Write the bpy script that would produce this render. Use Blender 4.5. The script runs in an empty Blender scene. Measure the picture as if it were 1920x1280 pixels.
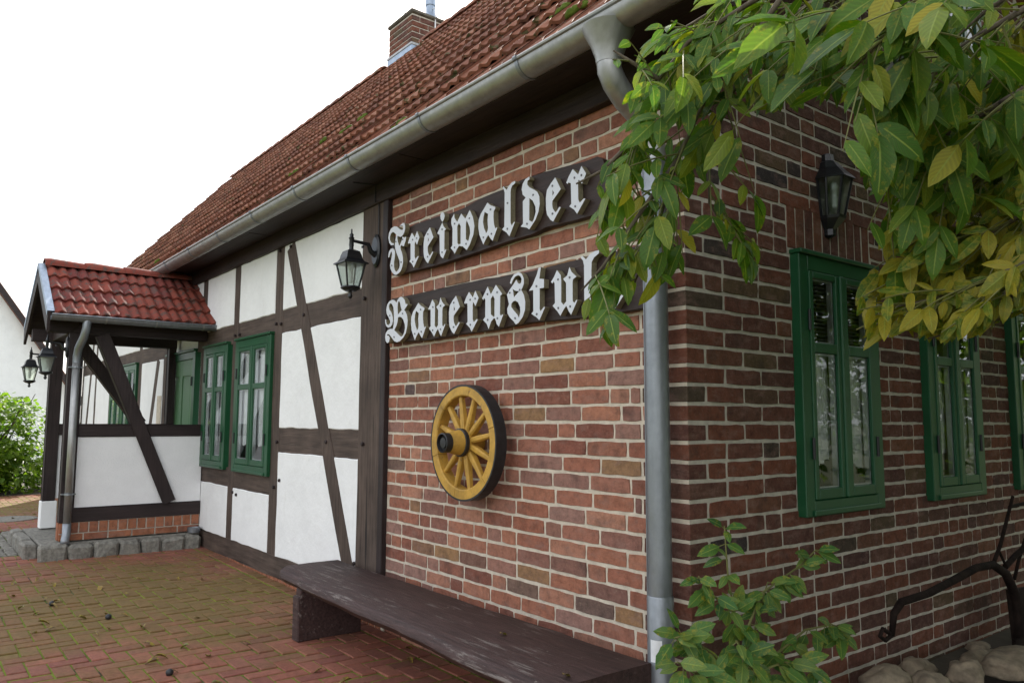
import bpy, math, random
from mathutils import Vector, Matrix, noise
from mathutils.geometry import tessellate_polygon
R = math.radians
S = bpy.context.scene
COL = S.collection
random.seed(11)
U = random.uniform

# ------------------------------------------------------------------ camera
FPX, W0, H0 = 1470.0, 1920.0, 1280.0
CP = Vector((2.10474, -2.56022, 1.33862))
YAW, PIT, ROL = 0.90795, 0.09997, 0.0041
fw = Vector((-math.sin(YAW)*math.cos(PIT), math.cos(YAW)*math.cos(PIT), math.sin(PIT)))
r0 = Vector((math.cos(YAW), math.sin(YAW), 0)); u0 = r0.cross(fw)
CR = r0*math.cos(ROL)+u0*math.sin(ROL); CU = -r0*math.sin(ROL)+u0*math.cos(ROL)
cam = bpy.data.cameras.new('camera'); camo = bpy.data.objects.new('camera', cam); COL.objects.link(camo)
m = Matrix((CR, CU, -fw)).transposed().to_4x4(); m.translation = CP
camo.matrix_world = m
cam.sensor_width = 36.0; cam.lens = FPX/W0*36.0; cam.clip_start = 0.05; cam.clip_end = 500
S.camera = camo

# ------------------------------------------------------------------ light
SUN_EL, SUN_AZ = R(35), R(148)     # azimuth of the sun measured from +X towards +Y
sd = Vector((math.cos(SUN_EL)*math.cos(SUN_AZ), math.cos(SUN_EL)*math.sin(SUN_AZ), math.sin(SUN_EL)))
sun = bpy.data.lights.new('sun', 'SUN'); sun.energy = 5.0; sun.angle = R(0.6); sun.color = (1, .94, .85)
suno = bpy.data.objects.new('sun', sun); COL.objects.link(suno)
suno.rotation_euler = sd.to_track_quat('Z', 'Y').to_euler()
wd = bpy.data.worlds.new('World'); S.world = wd; wd.use_nodes = True
nt = wd.node_tree; nt.nodes.clear()
sky = nt.nodes.new('ShaderNodeTexSky'); sky.sky_type = 'NISHITA'; sky.sun_disc = False
sky.sun_elevation = SUN_EL; sky.sun_rotation = math.pi/2-SUN_AZ; sky.air_density = 1.0; sky.dust_density = 2.0
tc = nt.nodes.new('ShaderNodeTexCoord')
nz = nt.nodes.new('ShaderNodeTexNoise'); nz.inputs['Scale'].default_value = 1.6; nz.inputs['Detail'].default_value = 6
rp = nt.nodes.new('ShaderNodeValToRGB'); rp.color_ramp.elements[0].position = .36; rp.color_ramp.elements[1].position = .56
rp.color_ramp.elements[0].color = (.22, .22, .22, 1)
mx = nt.nodes.new('ShaderNodeMix'); mx.data_type = 'RGBA'
bg = nt.nodes.new('ShaderNodeBackground'); bg.inputs['Strength'].default_value = 0.12
ow = nt.nodes.new('ShaderNodeOutputWorld')
L = nt.links.new
L(tc.outputs['Generated'], nz.inputs['Vector']); L(nz.outputs['Fac'], rp.inputs['Fac']); L(rp.outputs['Color'], mx.inputs[0])
L(sky.outputs['Color'], mx.inputs[6]); mx.inputs[7].default_value = (9.0, 9.2, 9.6, 1)
L(mx.outputs[2], bg.inputs['Color']); L(bg.outputs[0], ow.inputs['Surface'])
vs = S.view_settings
try: vs.view_transform = 'Standard'; vs.look = 'None'
except Exception: pass
vs.exposure = 0.9; vs.gamma = 1.0; vs.use_curve_mapping = False
S.cycles.max_bounces = 7; S.cycles.transparent_max_bounces = 12
S.cycles.use_denoising = True

# ------------------------------------------------------------------ pixel helpers (photo pixel -> point on a known plane)
def ray(px, py): return CR*((px-W0/2)/FPX)+CU*((H0/2-py)/FPX)+fw
def onY(px, py, Y=0.0):
    d = ray(px, py); return CP+d*((Y-CP.y)/d.y)
def onX(px, py, X=0.0):
    d = ray(px, py); return CP+d*((X-CP.x)/d.x)
def onZ(px, py, Z=0.0):
    d = ray(px, py); return CP+d*((Z-CP.z)/d.z)
def atd(px, py, dist): return CP+ray(px, py).normalized()*dist
def proj(P):
    d = Vector(P)-CP; z = d.dot(fw)
    if z < .05: return None
    return (W0/2+FPX*d.dot(CR)/z, H0/2-FPX*d.dot(CU)/z)

# ------------------------------------------------------------------ node helper
def nd(t, typ, inp=None, **props):
    n = t.nodes.new('ShaderNode'+typ)
    for k, v in props.items(): setattr(n, k, v)
    for k, v in (inp or {}).items():
        s = n.inputs[k]
        if isinstance(v, bpy.types.NodeSocket): t.links.new(v, s)
        else: s.default_value = v
    return n
def ramp(t, fac, stops, interp='LINEAR'):
    n = t.nodes.new('ShaderNodeValToRGB'); cr = n.color_ramp; cr.interpolation = interp
    while len(cr.elements) < len(stops): cr.elements.new(.5)
    for e, (p, c) in zip(cr.elements, stops):
        e.position = p; e.color = (c[0], c[1], c[2], 1) if not isinstance(c, float) else (c, c, c, 1)
    t.links.new(fac, n.inputs['Fac']); return n.outputs['Color']
def mixc(t, fac, a, b, mode='MIX'):
    n = t.nodes.new('ShaderNodeMix'); n.data_type = 'RGBA'; n.blend_type = mode
    for i, v in ((0, fac), (6, a), (7, b)):
        if isinstance(v, bpy.types.NodeSocket): t.links.new(v, n.inputs[i])
        else: n.inputs[i].default_value = v if i == 0 else (v[0], v[1], v[2], 1)
    return n.outputs[2]
def math_(t, op, a, b=0.0):
    n = t.nodes.new('ShaderNodeMath'); n.operation = op
    for i, v in ((0, a), (1, b)):
        if isinstance(v, bpy.types.NodeSocket): t.links.new(v, n.inputs[i])
        else: n.inputs[i].default_value = v
    return n.outputs[0]
def newmat(name):
    mt = bpy.data.materials.new(name); mt.use_nodes = True; t = mt.node_tree; t.nodes.clear()
    o = t.nodes.new('ShaderNodeOutputMaterial'); b = t.nodes.new('ShaderNodeBsdfPrincipled'); t.links.new(b.outputs[0], o.inputs[0])
    return mt, t, b, o
def pos(t, scale=(1, 1, 1)):
    g = t.nodes.new('ShaderNodeNewGeometry')
    if scale == (1, 1, 1): return g.outputs['Position']
    v = nd(t, 'VectorMath', operation='MULTIPLY'); t.links.new(g.outputs['Position'], v.inputs[0]); v.inputs[1].default_value = scale
    return v.outputs[0]
def nz_(t, vec, scale, detail=4, rough=.6):
    n = nd(t, 'TexNoise', {'Scale': scale, 'Detail': detail, 'Roughness': rough}); t.links.new(vec, n.inputs['Vector']); return n.outputs['Fac']
def rnd_(t):
    oi = t.nodes.new('ShaderNodeObjectInfo'); at = nd(t, 'Attribute', attribute_name='rnd')
    return math_(t, 'FRACT', math_(t, 'ADD', oi.outputs['Random'], at.outputs['Fac']))
def bump(t, b, h, strength=.3, dist=.01):
    n = nd(t, 'Bump', {'Strength': strength, 'Distance': dist}); t.links.new(h, n.inputs['Height']); t.links.new(n.outputs[0], b.inputs['Normal'])

def simple(name, col, rough=.6, metal=0.0, var=.25, nscale=6.0, bscale=60.0, bs=.15, spec=.5):
    mt, t, b, o = newmat(name); p = pos(t)
    n = nz_(t, p, nscale, 5)
    c = ramp(t, n, [(.25, tuple(x*(1-var) for x in col)), (.75, tuple(min(1, x*(1+var)) for x in col))])
    t.links.new(c, b.inputs['Base Color']); b.inputs['Roughness'].default_value = rough; b.inputs['Metallic'].default_value = metal
    b.inputs['Specular IOR Level'].default_value = spec
    bump(t, b, nz_(t, p, bscale, 3), bs, .004); return mt
def brickmat(name, stops, tint=1.0, smear=(.42, .30, .21)):
    mt, t, b, o = newmat(name); r = rnd_(t); p = pos(t)
    c = ramp(t, r, stops)
    n1 = nz_(t, p, 22, 9, .75); c = mixc(t, .8, c, ramp(t, n1, [(.3, .38), (.52, .95), (.72, 1.3)]), 'MULTIPLY')
    c = mixc(t, ramp(t, nz_(t, pos(t, (1, 1, 2.2)), 9, 6, .7), [(.5, 0.0), (.66, .5)]), c, (.25, .15, .12))
    n2 = nz_(t, p, 70, 4, .7); c = mixc(t, ramp(t, n2, [(.58, 0.0), (.78, .45)]), c, smear)
    n3 = nz_(t, p, 7, 4); c = mixc(t, ramp(t, n3, [(.56, 0.0), (.72, .6)]), c, (.05, .035, .03))
    t.links.new(c, b.inputs['Base Color']); b.inputs['Roughness'].default_value = .88; b.inputs['Specular IOR Level'].default_value = .25
    bump(t, b, nz_(t, p, 75, 8, .75), .9, .006); return mt
def wood(name, c1, c2, axis='z', rough=.75, wear=None, spec=.3):
    mt, t, b, o = newmat(name)
    sc = {'x': (3, 45, 45), 'y': (45, 3, 45), 'z': (45, 45, 3)}[axis]
    p = pos(t, sc); n = nz_(t, p, 1.0, 6, .65); n2 = nz_(t, pos(t), 3.0, 4)
    c = ramp(t, n, [(.28, c1), (.72, c2)]); c = mixc(t, .7, c, ramp(t, n2, [(.3, .5), (.7, 1.15)]), 'MULTIPLY')
    ck = nd(t, 'VectorMath', {1: {'x': (.8, 26, 26), 'y': (26, .8, 26), 'z': (26, 26, .8)}[axis]}, operation='MULTIPLY'); t.links.new(pos(t), ck.inputs[0])
    c = mixc(t, ramp(t, nz_(t, ck.outputs[0], 1.0, 3, .5), [(.30, .85), (.345, 0.0)]), c, (.012, .009, .008))
    if wear:
        n3 = nz_(t, p, .55, 7, .75); c = mixc(t, ramp(t, n3, [(.62, 0.0), (.68, .8)]), c, wear)
    t.links.new(c, b.inputs['Base Color']); b.inputs['Roughness'].default_value = rough; b.inputs['Specular IOR Level'].default_value = spec
    bump(t, b, n, .6, .006); return mt
def zinc(name, col):
    mt, t, b, o = newmat(name); p = pos(t); n = nz_(t, pos(t, (5, 9, 2)), 2.5, 6, .65); n2 = nz_(t, p, 40, 4)
    c = ramp(t, n, [(.3, tuple(x*.72 for x in col)), (.7, col)]); t.links.new(c, b.inputs['Base Color'])
    b.inputs['Metallic'].default_value = .75; t.links.new(ramp(t, n2, [(.3, .34), (.7, .55)]), b.inputs['Roughness'])
    bump(t, b, n2, .08, .003); return mt
def leafmat(name, stops, spot=(.10, .06, .015), spotlim=(.58, .66), trans=.35, vein=(.30, .36, .07)):
    mt, t, b, o = newmat(name); r = rnd_(t); p = pos(t)
    c = ramp(t, r, stops)
    uv = nd(t, 'UVMap'); sp = nd(t, 'SeparateXYZ'); t.links.new(uv.outputs[0], sp.inputs[0])
    v = math_(t, 'ABSOLUTE', math_(t, 'SUBTRACT', sp.outputs['Y'], .5))
    mid = ramp(t, v, [(.0, 1.0), (.055, 0.0)])
    w = math_(t, 'FRACT', math_(t, 'MULTIPLY', math_(t, 'SUBTRACT', sp.outputs['X'], math_(t, 'MULTIPLY', v, .5)), 9.0))
    side = ramp(t, w, [(.0, .55), (.10, 0.0), (.92, 0.0), (1.0, .55)])
    c = mixc(t, .42, c, ramp(t, w, [(.0, .55), (.5, 1.2), (1.0, .6)]), 'MULTIPLY')
    c = mixc(t, math_(t, 'MULTIPLY', math_(t, 'MAXIMUM', mid, math_(t, 'MULTIPLY', side, .3)), .8), c, vein)
    n = nz_(t, p, 48, 6, .75); n2 = nz_(t, p, 150, 3)
    edge = math_(t, 'MULTIPLY', v, .14)
    c = mixc(t, ramp(t, math_(t, 'ADD', n, edge), [(spotlim[0]-.10, 0.0), (spotlim[0]+.06, .75)]), c, (.36, .29, .025))
    c = mixc(t, ramp(t, math_(t, 'ADD', math_(t, 'MULTIPLY', n2, .35), math_(t, 'MULTIPLY', n, .65)), [(spotlim[0]+.02, 0.0), (spotlim[1]+.02, .9)]), c, spot)
    t.links.new(c, b.inputs['Base Color']); b.inputs['Roughness'].default_value = .48; b.inputs['Specular IOR Level'].default_value = .32
    bump(t, b, w, .5, .004)
    tr = nd(t, 'BsdfTranslucent'); t.links.new(mixc(t, 1.0, c, (1.3, 1.5, .5), 'MULTIPLY'), tr.inputs['Color'])
    ms = nd(t, 'MixShader', {0: trans}); t.links.new(b.outputs[0], ms.inputs[1]); t.links.new(tr.outputs[0], ms.inputs[2]); t.links.new(ms.outputs[0], o.inputs[0])
    return mt

M = {}
RED = [(.0, (.30, .112, .068)), (.14, (.40, .175, .108)), (.28, (.20, .075, .052)), (.42, (.34, .135, .085)), (.55, (.30, .165, .13)), (.68, (.23, .085, .058)), (.8, (.44, .21, .135)), (.9, (.17, .085, .070)), (.955, (.32, .18, .085)), (.975, (.13, .085, .075)), (1.0, (.08, .062, .062))]
DRK = [(.0, (.135, .050, .032)), (.2, (.19, .068, .040)), (.38, (.10, .045, .035)), (.55, (.15, .06, .042)), (.68, (.085, .042, .036)), (.8, (.18, .075, .042)), (.9, (.10, .05, .038)), (.95, (.12, .08, .042)), (1.0, (.045, .036, .036))]  # burnt brick tones, lowered further to carry the shade on the gable
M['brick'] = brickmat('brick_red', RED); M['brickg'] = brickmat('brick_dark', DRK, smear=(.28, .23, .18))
M['clinker'] = brickmat('clinker', [(0, (.30, .115, .06)), (.5, (.35, .14, .075)), (1, (.26, .10, .06))], smear=(.3, .13, .08))
M['mortar'] = simple('mortar', (.58, .51, .41), .95, 0, .22, 18, 160, .9, .2)
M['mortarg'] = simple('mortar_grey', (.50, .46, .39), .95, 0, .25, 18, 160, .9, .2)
M['timz'] = wood('timber_upright', (.048, .032, .026), (.128, .092, .072), 'z'); M['timx'] = wood('timber_level', (.048, .032, .026), (.128, .092, .072), 'x')
M['dkx'] = wood('timber_dark_level', (.020, .012, .011), (.045, .028, .024), 'x', .6); M['dkz'] = wood('timber_dark_upright', (.022, .014, .014), (.045, .031, .030), 'z', .55)
M['dky'] = wood('timber_dark_cross', (.022, .014, .014), (.045, .031, .030), 'y', .55)

mt, t, b, o_ = newmat('bench_paint'); p = pos(t, (5, 60, 60)); n = nz_(t, p, 1.0, 8, .7)
c = ramp(t, n, [(.3, (.022, .012, .011)), (.7, (.080, .044, .040))])
wz = math_(t, 'ADD', math_(t, 'MULTIPLY', nz_(t, pos(t, (2.2, 26, 26)), 1.0, 9, .8), .75), math_(t, 'MULTIPLY', nz_(t, pos(t), 2.1, 3), .35))
c = mixc(t, ramp(t, wz, [(.60, 0.0), (.66, .75)]), c, (.23, .20, .18)); c = mixc(t, ramp(t, nz_(t, pos(t), 9, 7, .8), [(.64, 0.0), (.69, .7)]), c, (.30, .26, .22))
t.links.new(c, b.inputs['Base Color']); b.inputs['Roughness'].default_value = .6; b.inputs['Specular IOR Level'].default_value = .35; bump(t, b, n, .8, .007); M['bench'] = mt
M['board'] = wood('sign_board', (.022, .013, .011), (.050, .030, .025), 'x', .55)

mt, t, b, o_ = newmat('plaster'); p = pos(t); c = ramp(t, nz_(t, p, 3.0, 7, .7), [(.3, (.76, .76, .75)), (.6, (.83, .83, .82))])
c = mixc(t, ramp(t, nz_(t, pos(t, (9, 9, 1.1)), 1.0, 7, .75), [(.58, 0.0), (.75, .35)]), c, (.56, .54, .49)); t.links.new(c, b.inputs['Base Color']); b.inputs['Roughness'].default_value = .93; b.inputs['Specular IOR Level'].default_value = .2
bump(t, b, nz_(t, p, 12, 8, .6), .6, .012); M['plaster'] = mt
M['rough_plaster'] = simple('roughcast', (.80, .80, .80), .95, 0, .04, 8, 75, 1.0, .2)
M['green'] = simple('green_paint', (.008, .070, .026), .36, 0, .18, 4, 30, .06); M['greeng'] = M['green']
M['door'] = simple('door_paint', (.09, .20, .095), .45, 0, .12, 4, 30, .06)
M['zinc'] = zinc('zinc', (.40, .40, .39)); M['zincd'] = zinc('zinc_dull', (.29, .31, .335)); M['zincb'] = zinc('zinc_flashing', (.36, .43, .52))
M['letter'] = simple('letter_paint', (.60, .62, .66), .6, 0, .04, 8, 50, .05); M['ply'] = simple('plywood_edge', (.22, .19, .12), .8, 0, .25, 60, 90, .2)
M['screw'] = simple('screw', (.16, .16, .17), .4, .6)

def painted(name, col, under, sc=30):
    mt, t, b, o = newmat(name); p = pos(t); c = ramp(t, nz_(t, p, 11, 6, .7), [(.3, tuple(x*.6 for x in col)), (.6, col)])
    c = mixc(t, ramp(t, nz_(t, p, sc, 8, .75), [(.60, 0.0), (.66, .8)]), c, under)
    c = mixc(t, ramp(t, nz_(t, p, 6, 5, .7), [(.52, 0.0), (.75, .6)]), c, tuple(x*.35 for x in col))
    t.links.new(c, b.inputs['Base Color']); b.inputs['Roughness'].default_value = .6; bump(t, b, nz_(t, p, 60, 6, .7), .5, .004); return mt
M['yellow'] = painted('yellow_paint', (.56, .32, .05), (.16, .09, .05)); M['iron'] = simple('black_iron', (.018, .018, .02), .5, .1, .4, 20, 80, .2)
M['rust'] = simple('rusty_iron', (.016, .010, .008), .9, 0, .7, 16, 60, .8, .15)
M['black'] = simple('lantern_black', (.010, .011, .013), .35, 0, .2, 10, 60, .05); M['lglass'] = None
M['granite'] = simple('granite', (.185, .175, .15), .9, 0, .55, 30, 80, 1.0); M['stone'] = simple('field_stone', (.23, .18, .125), .85, 0, .5, 18, 60, 1.0)
M['bark'] = wood('bark', (.06, .045, .03), (.16, .13, .09), 'z', .9); M['twig'] = simple('twig', (.13, .13, .035), .7, 0, .3)
M['curtain'] = simple('lace_curtain', (.80, .81, .82), .95, 0, .08, 30, 120, .4, .1); M['blind'] = simple('blind', (.30, .31, .31), .7)
M['spacer'] = simple('pane_spacer', (.8, .82, .84), .3, .2, .05); M['white'] = simple('white_pvc', (.75, .77, .8), .4)
M['moss'] = simple('moss', (.075, .105, .015), .98, 0, .5, 40, 120, 1.0, .1)
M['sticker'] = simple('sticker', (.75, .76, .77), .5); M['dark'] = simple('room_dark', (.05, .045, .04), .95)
M['earth'] = simple('earth', (.055, .042, .03), .98, 0, .4, 8, 50, 1.0); M['cap'] = simple('chimney_cap', (.10, .09, .07), .95, 0, .5, 14, 50, .8)
WAL = [(0, (.060, .140, .012)), (.3, (.090, .180, .015)), (.5, (.045, .110, .016)), (.75, (.13, .205, .018)), (.92, (.20, .24, .022)), (1.0, (.36, .30, .03))]
M['leaf'] = leafmat('walnut_leaf', WAL, spotlim=(.68, .72), trans=.32)
M['leafy'] = leafmat('walnut_leaf_turning', [(0, (.055, .125, .012)), (.35, (.10, .155, .014)), (.6, (.19, .20, .018)), (.85, (.34, .27, .02)), (1, (.06, .12, .012))], spotlim=(.58, .64))
M['leafp'] = leafmat('shrub_leaf', [(0, (.05, .14, .03)), (.5, (.085, .18, .035)), (.8, (.15, .22, .05)), (1, (.03, .10, .03))], spot=(.42, .34, .12), spotlim=(.66, .69), trans=.28)
M['leafb'] = leafmat('bush_leaf', [(0, (.10, .19, .018)), (.5, (.19, .28, .025)), (1, (.06, .14, .015))], spotlim=(.8, .9), trans=.5)
M['dead'] = leafmat('fallen_leaf', [(0, (.20, .12, .05)), (.3, (.12, .065, .03)), (.55, (.26, .21, .08)), (.75, (.16, .17, .06)), (1, (.30, .17, .05))], spotlim=(.6, .7), trans=.1, vein=(.25, .2, .1))
def tilemat(name, cols, lich, liclim, mossy, lsc=38):
    mt, t, b, o = newmat(name); r = rnd_(t); p = pos(t); c = ramp(t, r, cols)
    c = mixc(t, .5, c, ramp(t, nz_(t, p, 9, 5), [(.3, .5), (.7, 1.1)]), 'MULTIPLY')
    c = mixc(t, ramp(t, nz_(t, p, lsc, 5, .75), [(liclim, 0.0), (liclim+.06, .75)]), c, lich)
    c = mixc(t, ramp(t, nz_(t, p, 11, 4, .6), [(mossy, 0.0), (mossy+.05, .85)]), c, (.05, .06, .018))
    t.links.new(c, b.inputs['Base Color']); b.inputs['Roughness'].default_value = .85; b.inputs['Specular IOR Level'].default_value = .2
    bump(t, b, nz_(t, p, 80, 4), .5, .005); return mt
M['tile'] = tilemat('roof_tile', [(0, (.21, .080, .048)), (.25, (.28, .115, .070)), (.5, (.16, .066, .045)), (.75, (.24, .10, .065)), (1, (.33, .155, .10))], (.20, .17, .12), .57, .61)
M['ptile'] = tilemat('porch_tile', [(0, (.20, .045, .032)), (.5, (.26, .065, .042)), (1, (.16, .038, .032))], (.075, .065, .055), .52, .75, 13)
def pavermat(name):
    mt, t, b, o = newmat(name); r = rnd_(t); p = pos(t)
    c = ramp(t, r, [(0, (.25, .085, .058)), (.3, (.31, .115, .078)), (.6, (.22, .075, .058)), (.85, (.28, .12, .078)), (1, (.20, .08, .058))])
    dv = nd(t, 'VectorMath', {1: (-4.3, -1.05, 0)}, operation='DISTANCE'); t.links.new(p, dv.inputs[0]); dv2 = nd(t, 'VectorMath', {1: (-11.5, -1.3, 0)}, operation='DISTANCE'); t.links.new(p, dv2.inputs[0])
    n = math_(t, 'ADD', math_(t, 'MULTIPLY', nz_(t, p, 1.6, 5, .65), .9), math_(t, 'SUBTRACT', .35, math_(t, 'MULTIPLY', math_(t, 'MINIMUM', dv.outputs['Value'], dv2.outputs['Value']), .22)))
    c = mixc(t, ramp(t, n, [(.36, .05), (.62, .75)]), c, (.145, .112, .030))
    c = mixc(t, .7, c, ramp(t, nz_(t, p, 34, 8, .75), [(.3, .5), (.7, 1.25)]), 'MULTIPLY')
    c = mixc(t, ramp(t, nz_(t, p, 17, 8, .8), [(.58, 0.0), (.66, .6)]), c, (.10, .115, .02))
    t.links.new(c, b.inputs['Base Color']); b.inputs['Roughness'].default_value = .85; b.inputs['Specular IOR Level'].default_value = .3
    bump(t, b, nz_(t, p, 120, 4), .4, .003); return mt
M['paver'] = pavermat('paver')
def glassmat():
    mt, t, b, o = newmat('window_glass'); t.nodes.remove(b)
    fr = nd(t, 'Fresnel', {'IOR': 1.55}); tr = nd(t, 'BsdfTransparent', {'Color': (.93, .95, .94, 1)}); gl = nd(t, 'BsdfGlossy', {'Roughness': 0.01, 'Color': (.95, .97, 1, 1)})
    f2 = math_(t, 'ADD', math_(t, 'MULTIPLY', fr.outputs[0], 1.0), .01)
    ms = nd(t, 'MixShader'); t.links.new(f2, ms.inputs[0]); t.links.new(tr.outputs[0], ms.inputs[1]); t.links.new(gl.outputs[0], ms.inputs[2]); t.links.new(ms.outputs[0], o.inputs[0]); return mt
M['glass'] = glassmat()
def lglass():
    mt, t, b, o = newmat('lantern_glass'); t.nodes.remove(b)
    tr = nd(t, 'BsdfTransparent', {'Color': (.80, .88, .85, 1)}); df = nd(t, 'BsdfTranslucent', {'Color': (.8, .82, .75, 1)}); gl = nd(t, 'BsdfGlossy', {'Roughness': .05})
    m1 = nd(t, 'MixShader', {0: .3}); t.links.new(tr.outputs[0], m1.inputs[1]); t.links.new(df.outputs[0], m1.inputs[2])
    m2 = nd(t, 'MixShader', {0: .08}); t.links.new(m1.outputs[0], m2.inputs[1]); t.links.new(gl.outputs[0], m2.inputs[2]); t.links.new(m2.outputs[0], o.inputs[0]); return mt
M['lglass'] = lglass()

# ------------------------------------------------------------------ mesh helpers
class MB:
    def __init__(s): s.v = []; s.f = []; s.mi = []
    def add(s, vs, fs, mi=0):
        o = len(s.v); s.v += [tuple(v) for v in vs]; s.f += [tuple(i+o for i in f) for f in fs]; s.mi += [mi]*len(fs); return s
    def box(s, x0, y0, z0, x1, y1, z1, bev=0.0, jit=0.0):
        if bev <= 0:
            vs = [(x, y, z) for x in (x0, x1) for y in (y0, y1) for z in (z0, z1)]
            return s.add(vs, [(0, 1, 3, 2), (4, 6, 7, 5), (0, 4, 5, 1), (2, 3, 7, 6), (0, 2, 6, 4), (1, 5, 7, 3)])
        b = min(bev, (x1-x0)/2.2, (y1-y0)/2.2, (z1-z0)/2.2); vs = []; idx = {}
        c = ((x0, x1), (y0, y1), (z0, z1))
        for sx in (0, 1):
            for sy in (0, 1):
                for sz in (0, 1):
                    j = [U(-jit, jit) for _ in range(3)]
                    sg = (sx, sy, sz)
                    for a in range(3):
                        q = []
                        for k in range(3):
                            w = c[k][sg[k]]
                            if k != a: w += b*(1 if sg[k] == 0 else -1)
                            q.append(w+j[k])
                        idx[(sx, sy, sz, a)] = len(vs); vs.append(q)
        fs = []
        I = lambda x, y, z, a: idx[(x, y, z, a)]
        for d in (0, 1):
            fs.append((I(d, 0, 0, 0), I(d, 1, 0, 0), I(d, 1, 1, 0), I(d, 0, 1, 0)))
            fs.append((I(0, d, 0, 1), I(1, d, 0, 1), I(1, d, 1, 1), I(0, d, 1, 1)))
            fs.append((I(0, 0, d, 2), I(1, 0, d, 2), I(1, 1, d, 2), I(0, 1, d, 2)))
        for p in (0, 1):
            for q in (0, 1):
                fs.append((I(p, q, 0, 0), I(p, q, 1, 0), I(p, q, 1, 1), I(p, q, 0, 1)))
                fs.append((I(p, 0, q, 0), I(p, 1, q, 0), I(p, 1, q, 2), I(p, 0, q, 2)))
                fs.append((I(0, p, q, 1), I(1, p, q, 1), I(1, p, q, 2), I(0, p, q, 2)))
                for w in (0, 1): fs.append((I(p, q, w, 0), I(p, q, w, 1), I(p, q, w, 2)))
        return s.add(vs, fs)
    def tube(s, pts, rad, n=8, cap=True):
        pts = [Vector(p) for p in pts]; rs = rad if isinstance(rad, (list, tuple)) else [rad]*len(pts)
        rings = []; prev = None
        for i, p in enumerate(pts):
            d = (pts[min(i+1, len(pts)-1)]-pts[max(i-1, 0)]).normalized()
            if prev is None:
                a = d.cross(Vector((0, 0, 1)));
                if a.length < .05: a = d.cross(Vector((1, 0, 0)))
                a.normalize()
            else: a = (prev-d*prev.dot(d)).normalized()
            prev = a; b = d.cross(a)
            rings.append([p+(a*math.cos(2*math.pi*k/n)+b*math.sin(2*math.pi*k/n))*rs[i] for k in range(n)])
        vs = [v for r_ in rings for v in r_]; fs = []
        for i in range(len(pts)-1):
            for k in range(n): fs.append((i*n+k, i*n+(k+1) % n, (i+1)*n+(k+1) % n, (i+1)*n+k))
        if cap: fs += [tuple(range(n))[::-1], tuple((len(pts)-1)*n+k for k in range(n))]
        return s.add(vs, fs)
    def lathe(s, c, axis, prof, n=16, ph=0.0):
        c = Vector(c); ax = Vector(axis).normalized(); a = ax.cross(Vector((0, 0, 1)))
        if a.length < .05: a = Vector((1, 0, 0))
        a.normalize(); b = ax.cross(a); vs = []; fs = []
        for (r, h) in prof:
            for k in range(n):
                t = 2*math.pi*(k+ph)/n; vs.append(c+ax*h+(a*math.cos(t)+b*math.sin(t))*r)
        for i in range(len(prof)-1):
            for k in range(n): fs.append((i*n+k, i*n+(k+1) % n, (i+1)*n+(k+1) % n, (i+1)*n+k))
        fs += [tuple(range(n))[::-1], tuple((len(prof)-1)*n+k for k in range(n))]
        return s.add(vs, fs)
    def prism(s, outer, holes, to3, d0, d1, mi_side=0, mi_front=0):
        loops = [outer]+list(holes); flat = [p for l in loops for p in l]
        tris = tessellate_polygon([[Vector((p[0], p[1], 0)) for p in l] for l in loops])
        n = len(flat); vs = [to3(p[0], p[1], d1) for p in flat]+[to3(p[0], p[1], d0) for p in flat]
        s.add(vs, [], 0); o = len(s.v)-2*n
        for t in tris: s.f.append(tuple(o+i for i in t)); s.mi.append(mi_front)
        for t in tris: s.f.append(tuple(o+n+i for i in t[::-1])); s.mi.append(mi_front)
        k = 0
        for l in loops:
            for i in range(len(l)):
                a = k+i; b = k+(i+1) % len(l); s.f.append((o+a, o+b, o+n+b, o+n+a)); s.mi.append(mi_side)
            k += len(l)
        return s
    def mesh(s, name, smooth=False, fix=True):
        me = bpy.data.meshes.new(name); me.from_pydata(s.v, [], s.f)
        if any(s.mi): me.polygons.foreach_set('material_index', s.mi)
        if fix:
            import bmesh
            bm = bmesh.new(); bm.from_mesh(me); bmesh.ops.recalc_face_normals(bm, faces=bm.faces); bm.to_mesh(me); bm.free()
        if smooth:
            me.polygons.foreach_set('use_smooth', [True]*len(me.polygons))
        return me
ROOT = {}
def wl(o):
    while o.parent: o = o.parent
    return ROOT.get(o.name, Vector((0, 0, 0)))
def link(o, parent=None):
    COL.objects.link(o)
    if parent:
        o.parent = parent; o.matrix_parent_inverse = Matrix.Translation(-wl(parent)) if parent.parent is None and parent.name in ROOT else Matrix.Identity(4)
    return o
def thing(name, label, cat, loc=(0, 0, 0), group=None):
    o = bpy.data.objects.new(name, None); COL.objects.link(o); o.location = loc; o.empty_display_size = .1
    ROOT[o.name] = Vector(loc); o['label'] = label; o['category'] = cat
    if group: o['group'] = group
    return o
def obj(name, mb, mats, parent=None, label=None, cat=None, group=None, kind=None, smooth=False, sharp=None, M4=None, fix=True):
    me = mb if isinstance(mb, bpy.types.Mesh) else mb.mesh(name, smooth, fix)
    if not me.materials:
        for mt in (mats if isinstance(mats, (list, tuple)) else [mats]): me.materials.append(mt)
    o = bpy.data.objects.new(name, me); link(o, parent)
    if M4 is not None: o.matrix_basis = M4
    for k, v in (('label', label), ('category', cat), ('group', group), ('kind', kind)):
        if v: o[k] = v
    if smooth and sharp:
        try: me.set_sharp_from_angle(angle=R(sharp))
        except Exception: pass
    return o
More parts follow.
